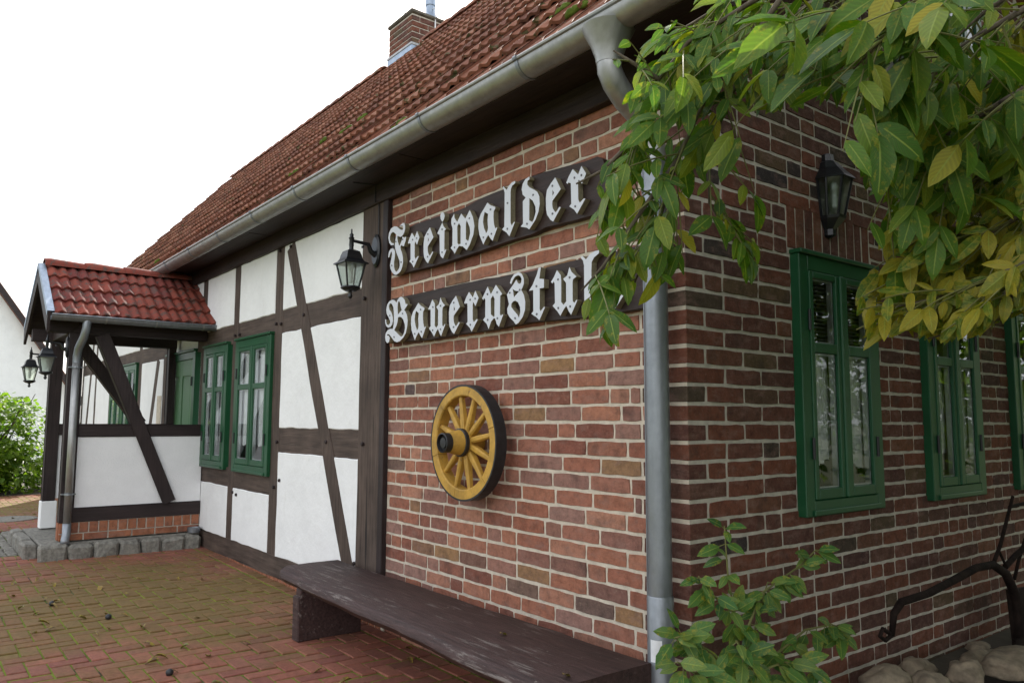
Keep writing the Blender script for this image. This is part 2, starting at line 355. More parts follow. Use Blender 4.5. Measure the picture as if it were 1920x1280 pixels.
def copytree(src, delta, label=None, rot=None):
    """copy a thing with its parts and sub-parts"""
    r = src.copy(); COL.objects.link(r); r.location = src.location+Vector(delta); ROOT[r.name] = Vector(r.location)
    if label: r['label'] = label
    if rot is not None: r.rotation_euler = (0, 0, rot)
    def rec(a, b):
        for ch in list(a.children):
            if ch.name in done: continue
            c = ch.copy(); COL.objects.link(c); c.parent = b; c.matrix_parent_inverse = ch.matrix_parent_inverse.copy(); done.add(c.name); rec(ch, c)
    done = set(); rec(src, r); return r
def scatter(name, bases, items, mat, nobj, ext):
    """items: (base index, Matrix, parent). The ones that show largest become objects, the rest one joined part per parent."""
    sc = []
    for i, (b, M4, par) in enumerate(items):
        c = M4 @ ((Vector(ext[b][0])+Vector(ext[b][1]))*.5); pc = proj(c); s = 0
        if pc and -30 < pc[0] < 1950 and -30 < pc[1] < 1310:
            o = proj(M4.translation); e1 = proj(M4 @ Vector(ext[b][0])); e2 = proj(M4 @ Vector(ext[b][1]))
            if o and e1 and e2: s = abs((e1[0]-o[0])*(e2[1]-o[1])-(e1[1]-o[1])*(e2[0]-o[0]))
        sc.append((s, i))
    sc.sort(reverse=True); top = set(i for s, i in sc[:nobj] if s > 40); rest = {}
    for i, (b, M4, par) in enumerate(items):
        mt = mat(par) if callable(mat) else mat
        if i in top:
            me = bases[b]
            if not me.materials: me.materials.append(mt)
            o = bpy.data.objects.new(name, me); link(o, par); o.matrix_basis = M4
            o.material_slots[0].link = 'OBJECT'; o.material_slots[0].material = mt
        else: rest.setdefault(par.name, (par, mt, []))[2].append((b, M4))
    for par, mt, lst in rest.values():
        V = []; F = []; RN = []; UVs = []
        for b, M4 in lst:
            me = bases[b]; o = len(V); q = random.random()
            for v in me.vertices: V.append(M4 @ v.co); RN.append(q)
            for pl in me.polygons: F.append(tuple(o+k for k in pl.vertices))
            if me.uv_layers: UVs += [tuple(d.uv) for d in me.uv_layers[0].data]
        me = bpy.data.meshes.new(name); me.from_pydata(V, [], F)
        at = me.attributes.new('rnd', 'FLOAT', 'POINT'); at.data.foreach_set('value', RN)
        if UVs:
            ul = me.uv_layers.new(name='UVMap')
            for d, u in zip(ul.data, UVs): d.uv = u
        if bases[0].polygons[0].use_smooth: me.polygons.foreach_set('use_smooth', [True]*len(me.polygons))
        ob = obj(name, me, mt, par); ob['kind'] = 'stuff'
def sm_noise(x, seed, amp): return amp*noise.noise(Vector((x, seed*7.13, seed*1.7)))

# ------------------------------------------------------------------ ground
def gz(x): return max(-.0616, min(.055, -0.014*(x+3.2)))
g = MB()
for (x0, x1) in ((-300, -7.12857), (-7.12857, 1.2), (1.2, 300)):
    z0, z1 = (gz(x0)-.06, gz(x1)-.06)
    for (y0, y1) in ((-300, -30), (-30, 30), (30, 300)):
        g.add([(x0, y0, z0), (x1, y0, z1), (x1, y1, z1), (x0, y1, z0)], [(0, 1, 2, 3)])
mt, t, b, o_ = newmat('ground'); p = pos(t)
c = ramp(t, nz_(t, p, .35, 6, .65), [(.35, (.055, .065, .022)), (.6, (.075, .085, .028)), (.75, (.09, .07, .045))]); t.links.new(c, b.inputs['Base Color']); b.inputs['Roughness'].default_value = .95
bump(t, b, nz_(t, p, 30, 4), .6, .02); M['ground'] = mt
obj('ground', g, M['ground'], kind='structure')

def pav_base(l, w, seed):
    random.seed(seed); mb = MB(); mb.box(0.0048, .0048, -.05, l-.0048, w-.0048, 0, .004, .0016); return mb.mesh('paver')
PB = [pav_base(.2, .1, i) for i in range(5)]
# bedding sheet with moss in the joints
mt, t, b, o_ = newmat('joint_moss'); p = pos(t)
c = ramp(t, nz_(t, p, 2.2, 5, .65), [(.34, (.05, .04, .028)), (.42, (.12, .16, .010)), (.75, (.23, .29, .016))]); t.links.new(c, b.inputs['Base Color']); b.inputs['Roughness'].default_value = 1.0
bump(t, b, nz_(t, p, 220, 3), 1.0, .006); M['joint'] = mt
patio = MB()
for (x0, x1) in ((-14.5, -8.7), (-6.75, 1.2)):
    patio.add([(x0, -4.5, gz(x0)-.005), (x1, -4.5, gz(x1)-.005), (x1, .02, gz(x1)-.005), (x0, .02, gz(x0)-.005)], [(0, 1, 2, 3)])
patio = obj('paved_terrace', patio, M['joint'], kind='structure')
items = []
def add_pav(x, y, ang):
    M4 = Matrix.Translation((x, y, gz(x)+U(-.0025, .0025))) @ Matrix.Rotation(ang+U(-.006, .006), 4, 'Z') @ Matrix.Rotation(U(-.006, .006), 4, 'X')
    items.append((random.randrange(5), M4, patio))
def herring(xa, xb, ya, yb):
    nx = round((xb-xa)/.1); ny = round((yb-ya)/.1)
    for i in range(nx):
        for j in range(ny):
            d = (i-j) % 4; x = xa+i*.1; y = ya+j*.1
            if d == 0 and i+1 < nx: add_pav(x, y, 0)
            elif d == 3 and j+1 < ny: add_pav(x+.1, y, math.pi/2)
            elif (d == 1 and i == 0) or (d == 0 and i+1 >= nx) or (d == 2 and j == 0) or (d == 3 and j+1 >= ny):
                M4 = Matrix.Translation((x, y, gz(x))) @ Matrix.Scale(.5, 4, (1, 0, 0)); items.append((0, M4, patio))
random.seed(5)
herring(-6.5, .9, -3.02, -.12)
for k in range(70):  # edge course along the house and the cross course by the porch
    x = -6.5+k*.2
    if x < .8: add_pav(x, -.11, 0)
for k in range(30):
    y = -3.1+k*.1
    if y < -1.4: add_pav(-6.71, y, 0)
    elif y < -.15: add_pav(-6.71+.0, y, 0) if False else None
herring(-13.5, -8.9, -3.02, .08)
for k in range(30): add_pav(-8.9, -3.02+k*.1, 0)
scatter('paver', PB, items, M['paver'], 300, [((.2, 0, 0), (0, .1, 0))]*5)
# granite setts beside the porch
sett = MB(); sett.add([(-8.72, -4.5, .03), (-6.72, -4.5, .03), (-6.72, -.2, .03), (-8.72, -.2, .03)], [(0, 1, 2, 3)])
sett = obj('cobbled_strip', sett, M['joint'], kind='structure')
random.seed(8); SB = []
for i in range(4):
    q = MB(); q.box(-.045, -.045, -.05, .045, .045, .0, .012, .004); SB.append(q.mesh('cobblestone'))
items = []
for i in range(19):
    for j in range(19):
        x = -8.66+i*.1+(j % 2)*.03; y = -3.2+j*.1
        if x > -6.78: continue
        if y > -1.5 and x > -7.9: continue
        items.append((random.randrange(4), Matrix.Translation((x+U(-.008, .008), y+U(-.008, .008), .052+U(-.004, .004))) @ Matrix.Rotation(U(-.15, .15), 4, 'Z'), sett))
scatter('cobblestone', SB, items, M['granite'], 300, [((.09, 0, 0), (0, .09, 0))]*4)
# manhole cover
mh = onZ(14, 973, .055)
mb = MB(); mb.lathe((mh.x, mh.y, .058), (0, 0, 1), [(.33, -.02), (.33, .004), (.30, .006), (.29, .002), (.0, .003)], 28)
obj('manhole_cover', mb, M['granite'], label='round grey manhole cover set in the paving beyond the porch', cat='manhole cover')

# ------------------------------------------------------------------ house
house = thing('farmhouse', 'half-timbered and brick farmhouse with red tiled roof and green windows', 'house', (0, 0, 0))
XL = -13.5; YD = 5.1; RY, RZ = 2.52, 6.17; EY, EZ = -.30, 3.03
C = .08; ZJ = 1.41
HEAD = lambda u: min(EZ+.02+(u-EY)*(RZ-EZ)/(RY-EY), EZ+.02+(2*RY-EY-u)*(RZ-EZ)/(RY-EY))-.12   # gable slope
# window openings: gable (y0,y1,z0,z1), front (x0,x1,z0,z1)
GW = [(.835, 1.457, .95, 2.085), (2.122, 2.72, .95, 2.085), (3.365, 3.97, .95, 2.085), (2.55, 3.05, 3.25, 4.1)]
FWN = [(-5.365, -4.575, .905, 2.022), (-6.355, -5.715, .905, 2.022), (-10.95, -9.45, .905, 2.022)]
DOOR = (-7.92, -6.76, .2, 2.08)
def cells(u0, u1, v0, v1, ops, top=None):
    us = sorted(set([u0, u1]+[o for q in ops for o in q[:2]])); vv = sorted(set([v0, v1]+[o for q in ops for o in q[2:]]))
    us = [u for u in us if u0 <= u <= u1]; vv = [v for v in vv if v0 <= v <= v1]; out = []
    for a, b in zip(us, us[1:]):
        for c_, d in zip(vv, vv[1:]):
            mu, mv = (a+b)/2, (c_+d)/2
            if any(o[0] < mu < o[1] and o[2] < mv < o[3] for o in ops): continue
            out.append((a, b, c_, d))
    return out
def wallmesh(u0, u1, v0, v1, ops, to3, depth=.22, slope=None):
    mb = MB()
    for (a, b, c_, d) in cells(u0, u1, v0, v1, ops):
        n = max(1, int((b-a)/.25)) if slope else 1
        for k in range(n):
            p_, q = a+(b-a)*k/n, a+(b-a)*(k+1)/n
            tp, tq = (min(d, slope(p_)), min(d, slope(q))) if slope else (d, d)
            if max(tp, tq) <= c_: continue
            tp = max(tp, c_); tq = max(tq, c_)
            mb.add([to3(p_, c_, 0), to3(q, c_, 0), to3(q, tq, 0), to3(p_, tp, 0)], [(0, 1, 2, 3)])
            mb.add([to3(p_, c_, -depth), to3(q, c_, -depth), to3(q, tq, -depth), to3(p_, tp, -depth)], [(0, 1, 2, 3)])
    for (a, b, c_, d) in ops:
        for (p_, q) in (((a, c_), (b, c_)), ((b, c_), (b, d)), ((b, d), (a, d)), ((a, d), (a, c_))):
            mb.add([to3(*p_, 0), to3(*q, 0), to3(*q, -depth), to3(*p_, -depth)], [(0, 1, 2, 3)])
    return mb
toF = lambda u, v, w: (u, -w, v)      # front wall: w outward is -Y
toG = lambda u, v, w: (w, u, v)       # gable wall: w outward is +X
fwall = obj('brick_front_wall', wallmesh(-2.5, -.0025, 0, 2.86, [], lambda u, v, w: toF(u, v, w-.0025)), M['mortar'], house)
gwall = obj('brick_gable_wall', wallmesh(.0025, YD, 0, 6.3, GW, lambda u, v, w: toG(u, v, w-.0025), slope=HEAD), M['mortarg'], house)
obj('rear_wall', wallmesh(XL, 0, 0, 3.0, [], lambda u, v, w: (u, YD+w, v)), M['plaster'], house)
obj('far_gable_wall', wallmesh(.0, YD, 0, 6.3, [], lambda u, v, w: (XL-w, u, v), slope=HEAD), M['plaster'], house)
obj('timbered_front_wall', wallmesh(XL, -2.5, 0, 2.9, FWN+[DOOR], lambda u, v, w: toF(u, v, w-.03)), M['plaster'], house)
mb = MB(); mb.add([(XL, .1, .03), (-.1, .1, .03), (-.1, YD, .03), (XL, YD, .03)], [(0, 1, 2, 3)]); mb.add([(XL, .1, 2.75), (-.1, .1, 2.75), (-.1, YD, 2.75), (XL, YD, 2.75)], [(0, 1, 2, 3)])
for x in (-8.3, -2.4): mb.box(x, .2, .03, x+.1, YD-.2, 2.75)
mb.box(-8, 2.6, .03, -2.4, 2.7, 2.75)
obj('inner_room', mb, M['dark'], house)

# bricks
def brick_base(l, h, seed):
    random.seed(seed); out = []
    nl = 5 if l > .18 else 3
    per = [(l*k/nl, 0) for k in range(nl)]+[(l, h*k/2) for k in range(2)]+[(l-l*k/nl, h) for k in range(nl)]+[(0, h-h*k/2) for k in range(2)]
    n = len(per); j = .0022
    f = []; bk = []
    for (u, v) in per:
        cu, cv = u-l/2, v-h/2; cor = abs(abs(cu)-l/2) < 1e-6 and abs(abs(cv)-h/2) < 1e-6
        k = .002 if cor else 0
        uu = u-(k if cu > 0 else -k)+U(-j, j); v2 = v-(k if cv > 0 else -k)+U(-j, j)
        f.append((uu-.0014*(1 if cu > 0 else -1), -.001+U(-.001, .001), v2-.0014*(1 if cv > 0 else -1))); bk.append((uu, .001, v2))
    mb = MB(); b3 = [(a, .03, c_) for a, _, c_ in bk]
    mb.add(f+bk+b3, [tuple(range(n))]+[(i, (i+1) % n, n+(i+1) % n, n+i) for i in range(n)]+[(n+i, n+(i+1) % n, 2*n+(i+1) % n, 2*n+i) for i in range(n)])
    return mb.mesh('brick')
BH = .066
BL = [.262, .126, .19]      # stretcher, header, three-quarter (with joint)
BB = [[brick_base(l-.012, BH, 100*i+k) for k in range(6)] for i, l in enumerate(BL)]
bases = [x for q in BB for x in q]; ext = [((BL[i]-.012, 0, 0), (0, 0, BH)) for i in range(3) for k in range(6)]
items = []
def lay(u0, u1, v0, v1, ops, place, par, corner=None, slope=None, seed=1):
    random.seed(seed); k0 = int(math.floor((v0-ZJ)/C)); k = k0
    while ZJ+k*C < v1-.02:
        z = ZJ+k*C+.007
        s0, s1 = (corner(k) if corner else (u0, u1)); u = (s0 if corner and s0 > u0 else s0-U(0, .2))
        while u < s1-.02:
            i = 0
            if random.random() < .24: i = 1
            elif random.random() < .06: i = 2
            l = BL[i]; a, b = u, u+l-.012
            segs = [(max(a, s0), min(b, s1))]
            for o in ops:
                if o[2]-.01 < z+BH*.6 < o[3]+.005:
                    ns = []
                    for (p_, q) in segs:
                        if q <= o[0]-.004 or p_ >= o[1]+.004: ns.append((p_, q))
                        else:
                            if p_ < o[0]-.03: ns.append((p_, o[0]-.006))
                            if q > o[1]+.03: ns.append((o[1]+.006, q))
                    segs = ns
            for (p_, q) in segs:
                if q-p_ < .03: continue
                if slope and min(slope(p_), slope(q)) < z+BH: continue
                bi = 0 if q-p_ > .2 else (2 if q-p_ > .15 else 1)
                sx = (q-p_)/(BL[bi]-.012)
                items.append((bi*6+random.randrange(6), place(p_, z+U(-.0015, .0015)) @ Matrix.Rotation(U(-.004, .004), 4, 'Y') @ Matrix.Scale(sx, 4, (1, 0, 0)), par))
            u += l
        k += 1
placeF = lambda u, z: Matrix.Translation((u, U(-.002, .001), z))
RZ90 = Matrix.Rotation(math.pi/2, 4, 'Z')
placeG = lambda u, z: Matrix.Translation((U(-.001, .002), u, z)) @ RZ90
LF_ = lambda k: .118 if k % 2 else .25
lay(-2.497, 0, 0, 2.82, [], placeF, fwall, corner=lambda k: (-2.497, -LF_(k)-.012), seed=3)
SOLD = [(o[0]-.08, o[1]+.08, 2.168, 2.168+.235) for o in GW[:3]]
GO = [(o[0]-.0, o[1]+.0, o[2], o[3]) for o in GW]
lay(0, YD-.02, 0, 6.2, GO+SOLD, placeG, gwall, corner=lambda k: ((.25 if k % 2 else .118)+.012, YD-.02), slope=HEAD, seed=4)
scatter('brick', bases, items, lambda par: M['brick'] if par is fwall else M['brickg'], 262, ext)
for k in range(-18, 19):
    z = ZJ+k*C+.007
    if z < 0: continue
    lf, lg = (.118, .25) if k % 2 else (.25, .118)
    q = MB(); q.box(-lf, 0.0, z, 0.0, lg, z+BH, .004, .0015)
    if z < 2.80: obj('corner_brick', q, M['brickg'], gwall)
for o in SOLD:
    n = 10
    for k in range(n):
        w = (o[1]-o[0])/n; q = MB(); q.box(-.02, o[0]+k*w+.006, o[2]+.004, U(-.001, .002), o[0]+(k+1)*w-.004, o[3]-.004, .003, .0015)
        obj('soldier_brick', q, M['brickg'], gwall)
# plinth of clinker under the sill
q = MB(); q.box(-6.35, -.008, -.08, -2.5, .1, .05); obj('plinth', q, M['mortar'], house)
for k in range(46):
    x = -6.34+k*.083
    if x > -2.6: break
    q = MB(); q.box(x, -.014, -.04, x+.072, .02, .045, .003, .001); obj('plinth_brick', q, M['clinker'], house)

# timbers
def timber(name, u0, v0, u1, v1, w, mat, front=-.012, depth=.10, par=None, seed=0, to3=toF, amp=.006):
    """a beam from (u0,v0) to (u1,v1) on a wall, w wide, with uneven arrises"""
    a = Vector((u0, v0)); b = Vector((u1, v1)); d = (b-a); ln = d.length; d.normalize(); nrm = Vector((-d.y, d.x)); n = max(3, int(ln/.12)); mb = MB(); vs = []; fs = []
    for i in range(n+1):
        t_ = i/n; c_ = a+(b-a)*t_; e1 = w/2+sm_noise(t_*ln*3, seed+1, amp); e0 = w/2+sm_noise(t_*ln*3, seed+2, amp); f0 = -front+sm_noise(t_*ln*2, seed+3, .003)
        bv = .005
        for (off, dp) in ((-e0, f0-depth), (-e0, f0-bv), (-e0+bv, f0), (e1-bv, f0), (e1, f0-bv), (e1, f0-depth)):
            q = c_+nrm*off; vs.append(to3(q.x, q.y, dp))
    for i in range(n):
        for k in range(5): fs.append((i*6+k, i*6+k+1, (i+1)*6+k+1, (i+1)*6+k))
    fs += [tuple(range(6)), tuple(n*6+k for k in range(6))]
    mb.add(vs, fs); return obj(name, mb, mat, par or house)
sd_ = 0
def post(x0, x1, z0=.2, z1=2.84, **k):
    global sd_; sd_ += 5; return timber('timber_post', (x0+x1)/2, z0, (x0+x1)/2, z1, x1-x0, M['timz'], seed=sd_, **k)
def rail(x0, x1, z0, z1, mat=None, name='timber_rail', **k):
    global sd_; sd_ += 5; return timber(name, x0, (z0+z1)/2, x1, (z0+z1)/2, z1-z0, mat or M['timx'], seed=sd_, **k)
post(-2.87, -2.565, .02, 2.84, front=-.030)
obj('trim_strip', MB().box(-2.562, -.036, .02, -2.498, .05, 2.82, .004), M['dkz'], house)
P2, P3, P4 = (-4.53, -4.34), (-5.60, -5.43), (-6.62, -6.45)
for q in (P2, P3, P4): post(*q)
rail(-13.5, -2.87, .035, .215, name='sill_beam', front=-.016)
rail(-13.5, .25, 2.82, 2.955, M['dkx'], 'wall_plate', front=-.05, depth=.2)
rail(-4.34, -2.87, 2.065, 2.27, front=-.010); rail(-4.34, -2.87, 1.06, 1.27, front=-.010)
rail(-5.43, -4.53, 2.065, 2.26, front=-.010); rail(-6.45, -5.60, 2.065, 2.26, front=-.010); rail(-6.75, -6.62, 2.065, 2.26, front=-.010)
rail(-5.43, -4.53, .69, .875, front=-.010); rail(-6.45, -5.60, .69, .875, front=-.010)
timber('timber_brace', -4.20, 2.80, -2.97, .24, .17, M['timz'], front=-.019, seed=77)
# beyond the porch
for q in ((-8.12, -7.95), (-9.38, -9.2), (-11.2, -11.02), (-12.35, -12.2), (-13.5, -13.32)): post(*q)
timber('timber_brace', -8.35, 2.07, -8.95, .24, .14, M['timz'], front=-.019, seed=78)
timber('timber_brace', -12.55, 2.80, -13.1, .24, .14, M['timz'], front=-.019, seed=79)
for (a, b) in ((-9.2, -8.12), (-11.02, -9.38), (-12.2, -11.2), (-13.32, -12.35)): rail(a, b, 2.065, 2.26, front=-.010)
for (a, b) in ((-11.02, -9.38), (-12.2, -11.2), (-13.32, -12.35), (-9.2, -8.12)): rail(a, b, .75, .90, front=-.010)
def peg(x, z, f=-.03):
    q = MB(); q.lathe((x, f+.004, z), (0, -1, 0), [(.014, 0), (.014, .016), (.011, .020)], 8); obj('wooden_peg', q, M['dkz'], house)
for (px, py) in ((525, 470), (546, 462), (518, 607), (527, 607), (519, 828), (524, 900), (513, 913), (436, 922), (443, 927), (449, 627), (441, 629), (570, 590), (688, 560), (684, 832), (612, 828), (664, 1056), (708, 372)):
    w = onY(px, py, -.02); peg(w.x, w.z, -.016 if px < 680 else -.034)
# plaster panels
def panel(x0, x1, z0, z1, seed, mat=None, front=.016):
    ov = .004; per = []
    x0 -= ov; x1 += ov; z0 -= ov; z1 += ov; n1 = max(3, int((x1-x0)/.07)); n2 = max(3, int((z1-z0)/.07)); am = .009
    for k in range(n1): per.append((x0+(x1-x0)*k/n1, z0+sm_noise(k*.4, seed+1, am)))
    for k in range(n2): per.append((x1+sm_noise(k*.4, seed+2, am), z0+(z1-z0)*k/n2))
    for k in range(n1): per.append((x1-(x1-x0)*k/n1, z1+sm_noise(k*.4, seed+3, am)))
    for k in range(n2): per.append((x0+sm_noise(k*.4, seed+4, am), z1-(z1-z0)*k/n2))
    cx, cz = (x0+x1)/2, (z0+z1)/2; n = len(per)
    def ins(p_, d): return (p_[0]+(d if p_[0] < cx-1e-4 else -d)*(1 if abs(abs(p_[0]-cx)-(x1-x0)/2) < .02 else 0), p_[1]+(d if p_[1] < cz else -d)*(1 if abs(abs(p_[1]-cz)-(z1-z0)/2) < .02 else 0))
    vs = [toF(*p_, -.02) for p_ in per]+[toF(*p_, front-.006) for p_ in per]+[toF(*ins(p_, .006), front) for p_ in per]
    fs = [(i, (i+1) % n, n+(i+1) % n, n+i) for i in range(n)]+[(n+i, n+(i+1) % n, 2*n+(i+1) % n, 2*n+i) for i in range(n)]
    tr = tessellate_polygon([[Vector((p_[0], p_[1], 0)) for p_ in [ins(q, .006) for q in per]]]); fs += [tuple(2*n+i for i in t_) for t_ in tr]
    mb = MB().add(vs, fs); obj('plaster_panel', mb, mat or M['plaster'], house)
k = 0
for (a, b, c_, d) in ((-4.34, -2.87, .215, 1.06), (-4.34, -2.87, 1.27, 2.065), (-4.34, -2.87, 2.27, 2.82), (-5.43, -4.53, .215, .69), (-6.45, -5.60, .215, .69), (-5.43, -4.53, 2.26, 2.82), (-6.45, -5.60, 2.26, 2.82), (-7.95, -6.62, 2.26, 2.82),
                      (-9.2, -8.12, .9, 2.065), (-9.2, -8.12, 2.26, 2.82), (-11.02, -9.38, 2.26, 2.82), (-12.2, -11.2, .9, 2.065), (-12.2, -11.2, 2.26, 2.82), (-13.32, -12.35, .9, 2.065), (-13.32, -12.35, 2.26, 2.82), (-12.2, -11.2, .215, .75), (-9.2, -8.12, .215, .75), (-11.02, -9.38, .215, .75), (-13.32, -12.35, .215, .75)):
    k += 11; panel(a, b, c_, d, k)

# windows
def win(o, to3, lowfrac=.66, blind=False, curt=True, full=False):
    u0, u1, v0, v1 = o
    G = M['green']
    def bx(mb, a, b, c_, d, w0, w1, bev=.004):
        P_ = [to3(a, c_, w0), to3(b, d, w1)]; lo = [min(P_[0][i], P_[1][i]) for i in range(3)]; hi = [max(P_[0][i], P_[1][i]) for i in range(3)]
        mb.box(*lo, *hi, bev)
    f = MB(); e = .055
    bx(f, u0-e, u0+.02, v0-e, v1+e, -.06, .045); bx(f, u1-.02, u1+e, v0-e, v1+e, -.06, .045)
    bx(f, u0+.02, u1-.02, v1-.02, v1+e, -.06, .0445); bx(f, u0+.02, u1-.02, v0-e, v0+.02, -.06, .0445)
    bx(f, u0-e-.006, u1+e+.006, v1+e, v1+e+.022, -.01, .062); bx(f, u0-.0, u1+.0, v0-e+.004, v0-e+.03, .0446, .056)
    w = obj('window', f, G, house)
    um = (u0+u1)/2; bar = .033
    ml = MB(); bx(ml, um-.020, um+.020, v0+.021, v1-.021, -.005, .058, .006); obj('mullion', ml, G, w)
    for s in (0, 1):
        a, b = (u0+.022, um-.0205) if s == 0 else (um+.0205, u1-.022)
        c_, d = v0+.022, v1-.022; vt = c_+(d-c_)*lowfrac
        sh = MB(); bx(sh, a, a+bar, c_, d, .001, .05); bx(sh, b-bar, b, c_, d, .001, .05)
        bx(sh, a+bar, b-bar, c_, c_+.05, .001, .0495); bx(sh, a+bar, b-bar, d-bar, d, .001, .0495); bx(sh, a+bar, b-bar, vt-.025, vt+.025, .001, .0490)
        obj('sash', sh, G, w)
        for (p_, q) in ((c_+.05, vt-.025), (vt+.025, d-bar)):
            g_ = MB(); g_.add([to3(a+bar-.003, p_-.003, .035), to3(b-bar+.003, p_-.003, .035), to3(b-bar+.003, q+.003, .035), to3(a+bar-.003, q+.003, .035)], [(0, 1, 2, 3)]); obj('pane', g_, M['glass'], w, fix=False)
            sp_ = MB(); k_ = .011
            bx(sp_, a+bar+.0005, a+bar+k_, p_+.001, q-.001, .004, .030, 0); bx(sp_, b-bar-k_, b-bar-.0005, p_+.001, q-.001, .004, .030, 0)
            bx(sp_, a+bar+k_, b-bar-k_, p_+.001, p_+.007, .004, .030, 0); bx(sp_, a+bar+k_, b-bar-k_, q-.007, q-.001, .004, .030, 0); obj('pane_spacer', sp_, M['spacer'], w)
        for vh in (c_+.22*(d-c_), c_+.78*(d-c_)):
            uh = u0+.012 if s == 0 else u1-.012
            hg = MB(); P_ = Vector(to3(uh, vh, .052)); hg.tube([P_-Vector((0, 0, .05)), P_-Vector((0, 0, .002)), P_+Vector((0, 0, .002)), P_+Vector((0, 0, .05))], [.0075, .008, .008, .0075], 8); obj('hinge', hg, M['iron'], w)
        if curt:
            cu = MB(); n = 26; top = d if full else vt-.02; hw = (b-a)
            vs = []; 
            for i in range(n+1):
                t_ = i/n; uu = a+hw*t_ if full else a+hw*(.02+.90*t_ if s == 0 else .08+.90*t_); dz = .10*abs(math.sin(t_*9.4))+.02*math.sin(t_*60)
                bot = c_+(.16 if full else .10+.08*(t_ if s == 0 else 1-t_))+.018*abs(math.sin(t_*28)); wv = -.018+.010*math.sin(t_*38)
                vs += [to3(uu, bot, wv), to3(uu, (bot+top)/2, wv*.95), to3(uu, top, -.018)]
            cu.add(vs, [(3*i+j, 3*i+3+j, 3*i+4+j, 3*i+1+j) for i in range(n) for j in (0, 1)]); obj('lace_curtain', cu, M['curtain'], w, smooth=True, fix=False)
        if blind:
            bl = MB(); z = vt+.03
            while z < d: bx(bl, a, b, z, z+.003, -.04, -.012, 0); z += .02
            obj('blind', bl, M['blind'], w)
    return w
win(GW[0], toG, blind=True); win(GW[1], toG); win(GW[2], toG); win(GW[3], toG, curt=False)
win(FWN[0], toF, full=True); win(FWN[1], toF, full=True)
ow = FWN[2]; um = (ow[0]+ow[1])/2; win((ow[0], um-.05, ow[2], ow[3]), toF); win((um+.05, ow[1], ow[2], ow[3]), toF)
obj('window_post', MB().box(um-.04, -.02, ow[2], um+.04, .1, ow[3], .004), M['timz'], house)
# entrance door
a, b, c_, d = DOOR
f = MB(); f.box(a, -.03, c_, a+.09, .08, d, .004); f.box(b-.09, -.03, c_, b, .08, d, .004); f.box(a+.09, -.029, d-.08, b-.09, .08, d, .004); f.box(a-.01, -.05, d, b+.01, .0, d+.025, .004)
dr = obj('entrance_door', f, M['green'], house)
f = MB(); xs = [a+.09, a+.20, (a+b)/2-.05, (a+b)/2+.05, b-.20, b-.09]
for i in (0, 2, 4): f.box(xs[i], -.012, c_, xs[i+1], .03, d-.08, .003)
for (z0, z1) in ((c_, .42), (.95, 1.08), (d-.26, d-.08)):
    for i in (1, 3): f.box(xs[i], -.0115, z0, xs[i+1], .03, z1, .003)
obj('door_leaf', f, M['door'], dr)
for i in (1, 3):
    for (z0, z1) in ((.42, .95), (1.08, d-.26)):
        q = MB(); q.box(xs[i], .004, z0, xs[i+1], .02, z1); q.box(xs[i]+.03, -.006, z0+.03, xs[i+1]-.03, .004, z1-.03, .006); obj('door_panel', q, M['door'], dr)
for z in (.5, 1.15, 1.75): obj('hinge', MB().tube([(b-.09, -.034, z-.05), (b-.09, -.034, z+.05)], .01, 8), M['iron'], dr)
obj('door_handle', MB().tube([(a+.14, -.012, 1.05), (a+.14, -.06, 1.05), (a+.24, -.06, 1.05)], .009, 8), M['iron'], dr)
obj('notice_panel', MB().box(-8.10, -.022, 1.12, -8.0+.0, -.012, 1.62) if False else MB().box(-8.32, -.0215, 1.12, -8.13, -.0165, 1.62), M['mortar'], house)

# roof
sl = Vector((0, RY-EY, RZ-EZ)); SLEN = sl.length; sl.normalize(); nr = Vector((0, -sl.z, sl.y))
XR = .33
dk = MB()
def slab(mb, pts, th, nv): mb.add([Vector(p_) for p_ in pts]+[Vector(p_)-nv*th for p_ in pts], [(0, 1, 2, 3), (7, 6, 5, 4), (0, 4, 5, 1), (1, 5, 6, 2), (2, 6, 7, 3), (3, 7, 4, 0)])
e = Vector((0, EY, EZ)); rdg = Vector((0, RY, RZ)); eb = Vector((0, 2*RY-EY, EZ))
slab(dk, [Vector((XL-.25, 0, 0))+e, Vector((XR, 0, 0))+e, Vector((XR, 0, 0))+rdg, Vector((XL-.25, 0, 0))+rdg], .08, nr)
roof = obj('roof', dk, M['dkx'], house)
bk_ = MB(); nb = Vector((0, sl.z, sl.y)); slab(bk_, [Vector((XR, 0, 0))+eb, Vector((XL-.25, 0, 0))+eb, Vector((XL-.25, 0, 0))+rdg, Vector((XR, 0, 0))+rdg], .08, nb); obj('rear_roof_slope', bk_, M['tile'], roof)
def tile_base(w, ln, prof, h0, h1, lip, n=12):
    mb = MB(); vs = []; fs = []
    for i in range(n+1):
        t_ = i/n; h = prof(t_); vs += [(w*t_, 0, h0+h-lip), (w*t_, 0, h0+h), (w*t_, .012, h0+h+.003), (w*t_, ln, h1+h)]
    for i in range(n):
        for j in range(3): fs.append((4*i+j, 4*i+j+1, 4*i+5+j, 4*i+4+j))
    o = len(vs); vs += [(w, 0, h0+prof(1)-lip-.004), (w, ln, h1-.004), (0, 0, h0+prof(0)-lip-.004), (0, ln, h1-.004)]
    fs += [(4*n+1, 4*n+3, o+1, o), (1, o+2, o+3, 3)]
    mb.add(vs, fs); me = mb.mesh('roof_tile', fix=False); return me
pm = lambda t_: .0085*math.cos(4*math.pi*t_)+.009*math.exp(-((t_-.96)/.08)**2)
NR = 13; RP = SLEN/NR; TW = .2
TB = [tile_base(TW+.012, RP+.06, pm, .052, .016, .02)]
for me in TB: me.polygons.foreach_set('use_smooth', [True]*len(me.polygons)); me.set_sharp_from_angle(angle=R(40))
random.seed(21); items = []; nc = int((XR+.02-XL+.25)/TW)
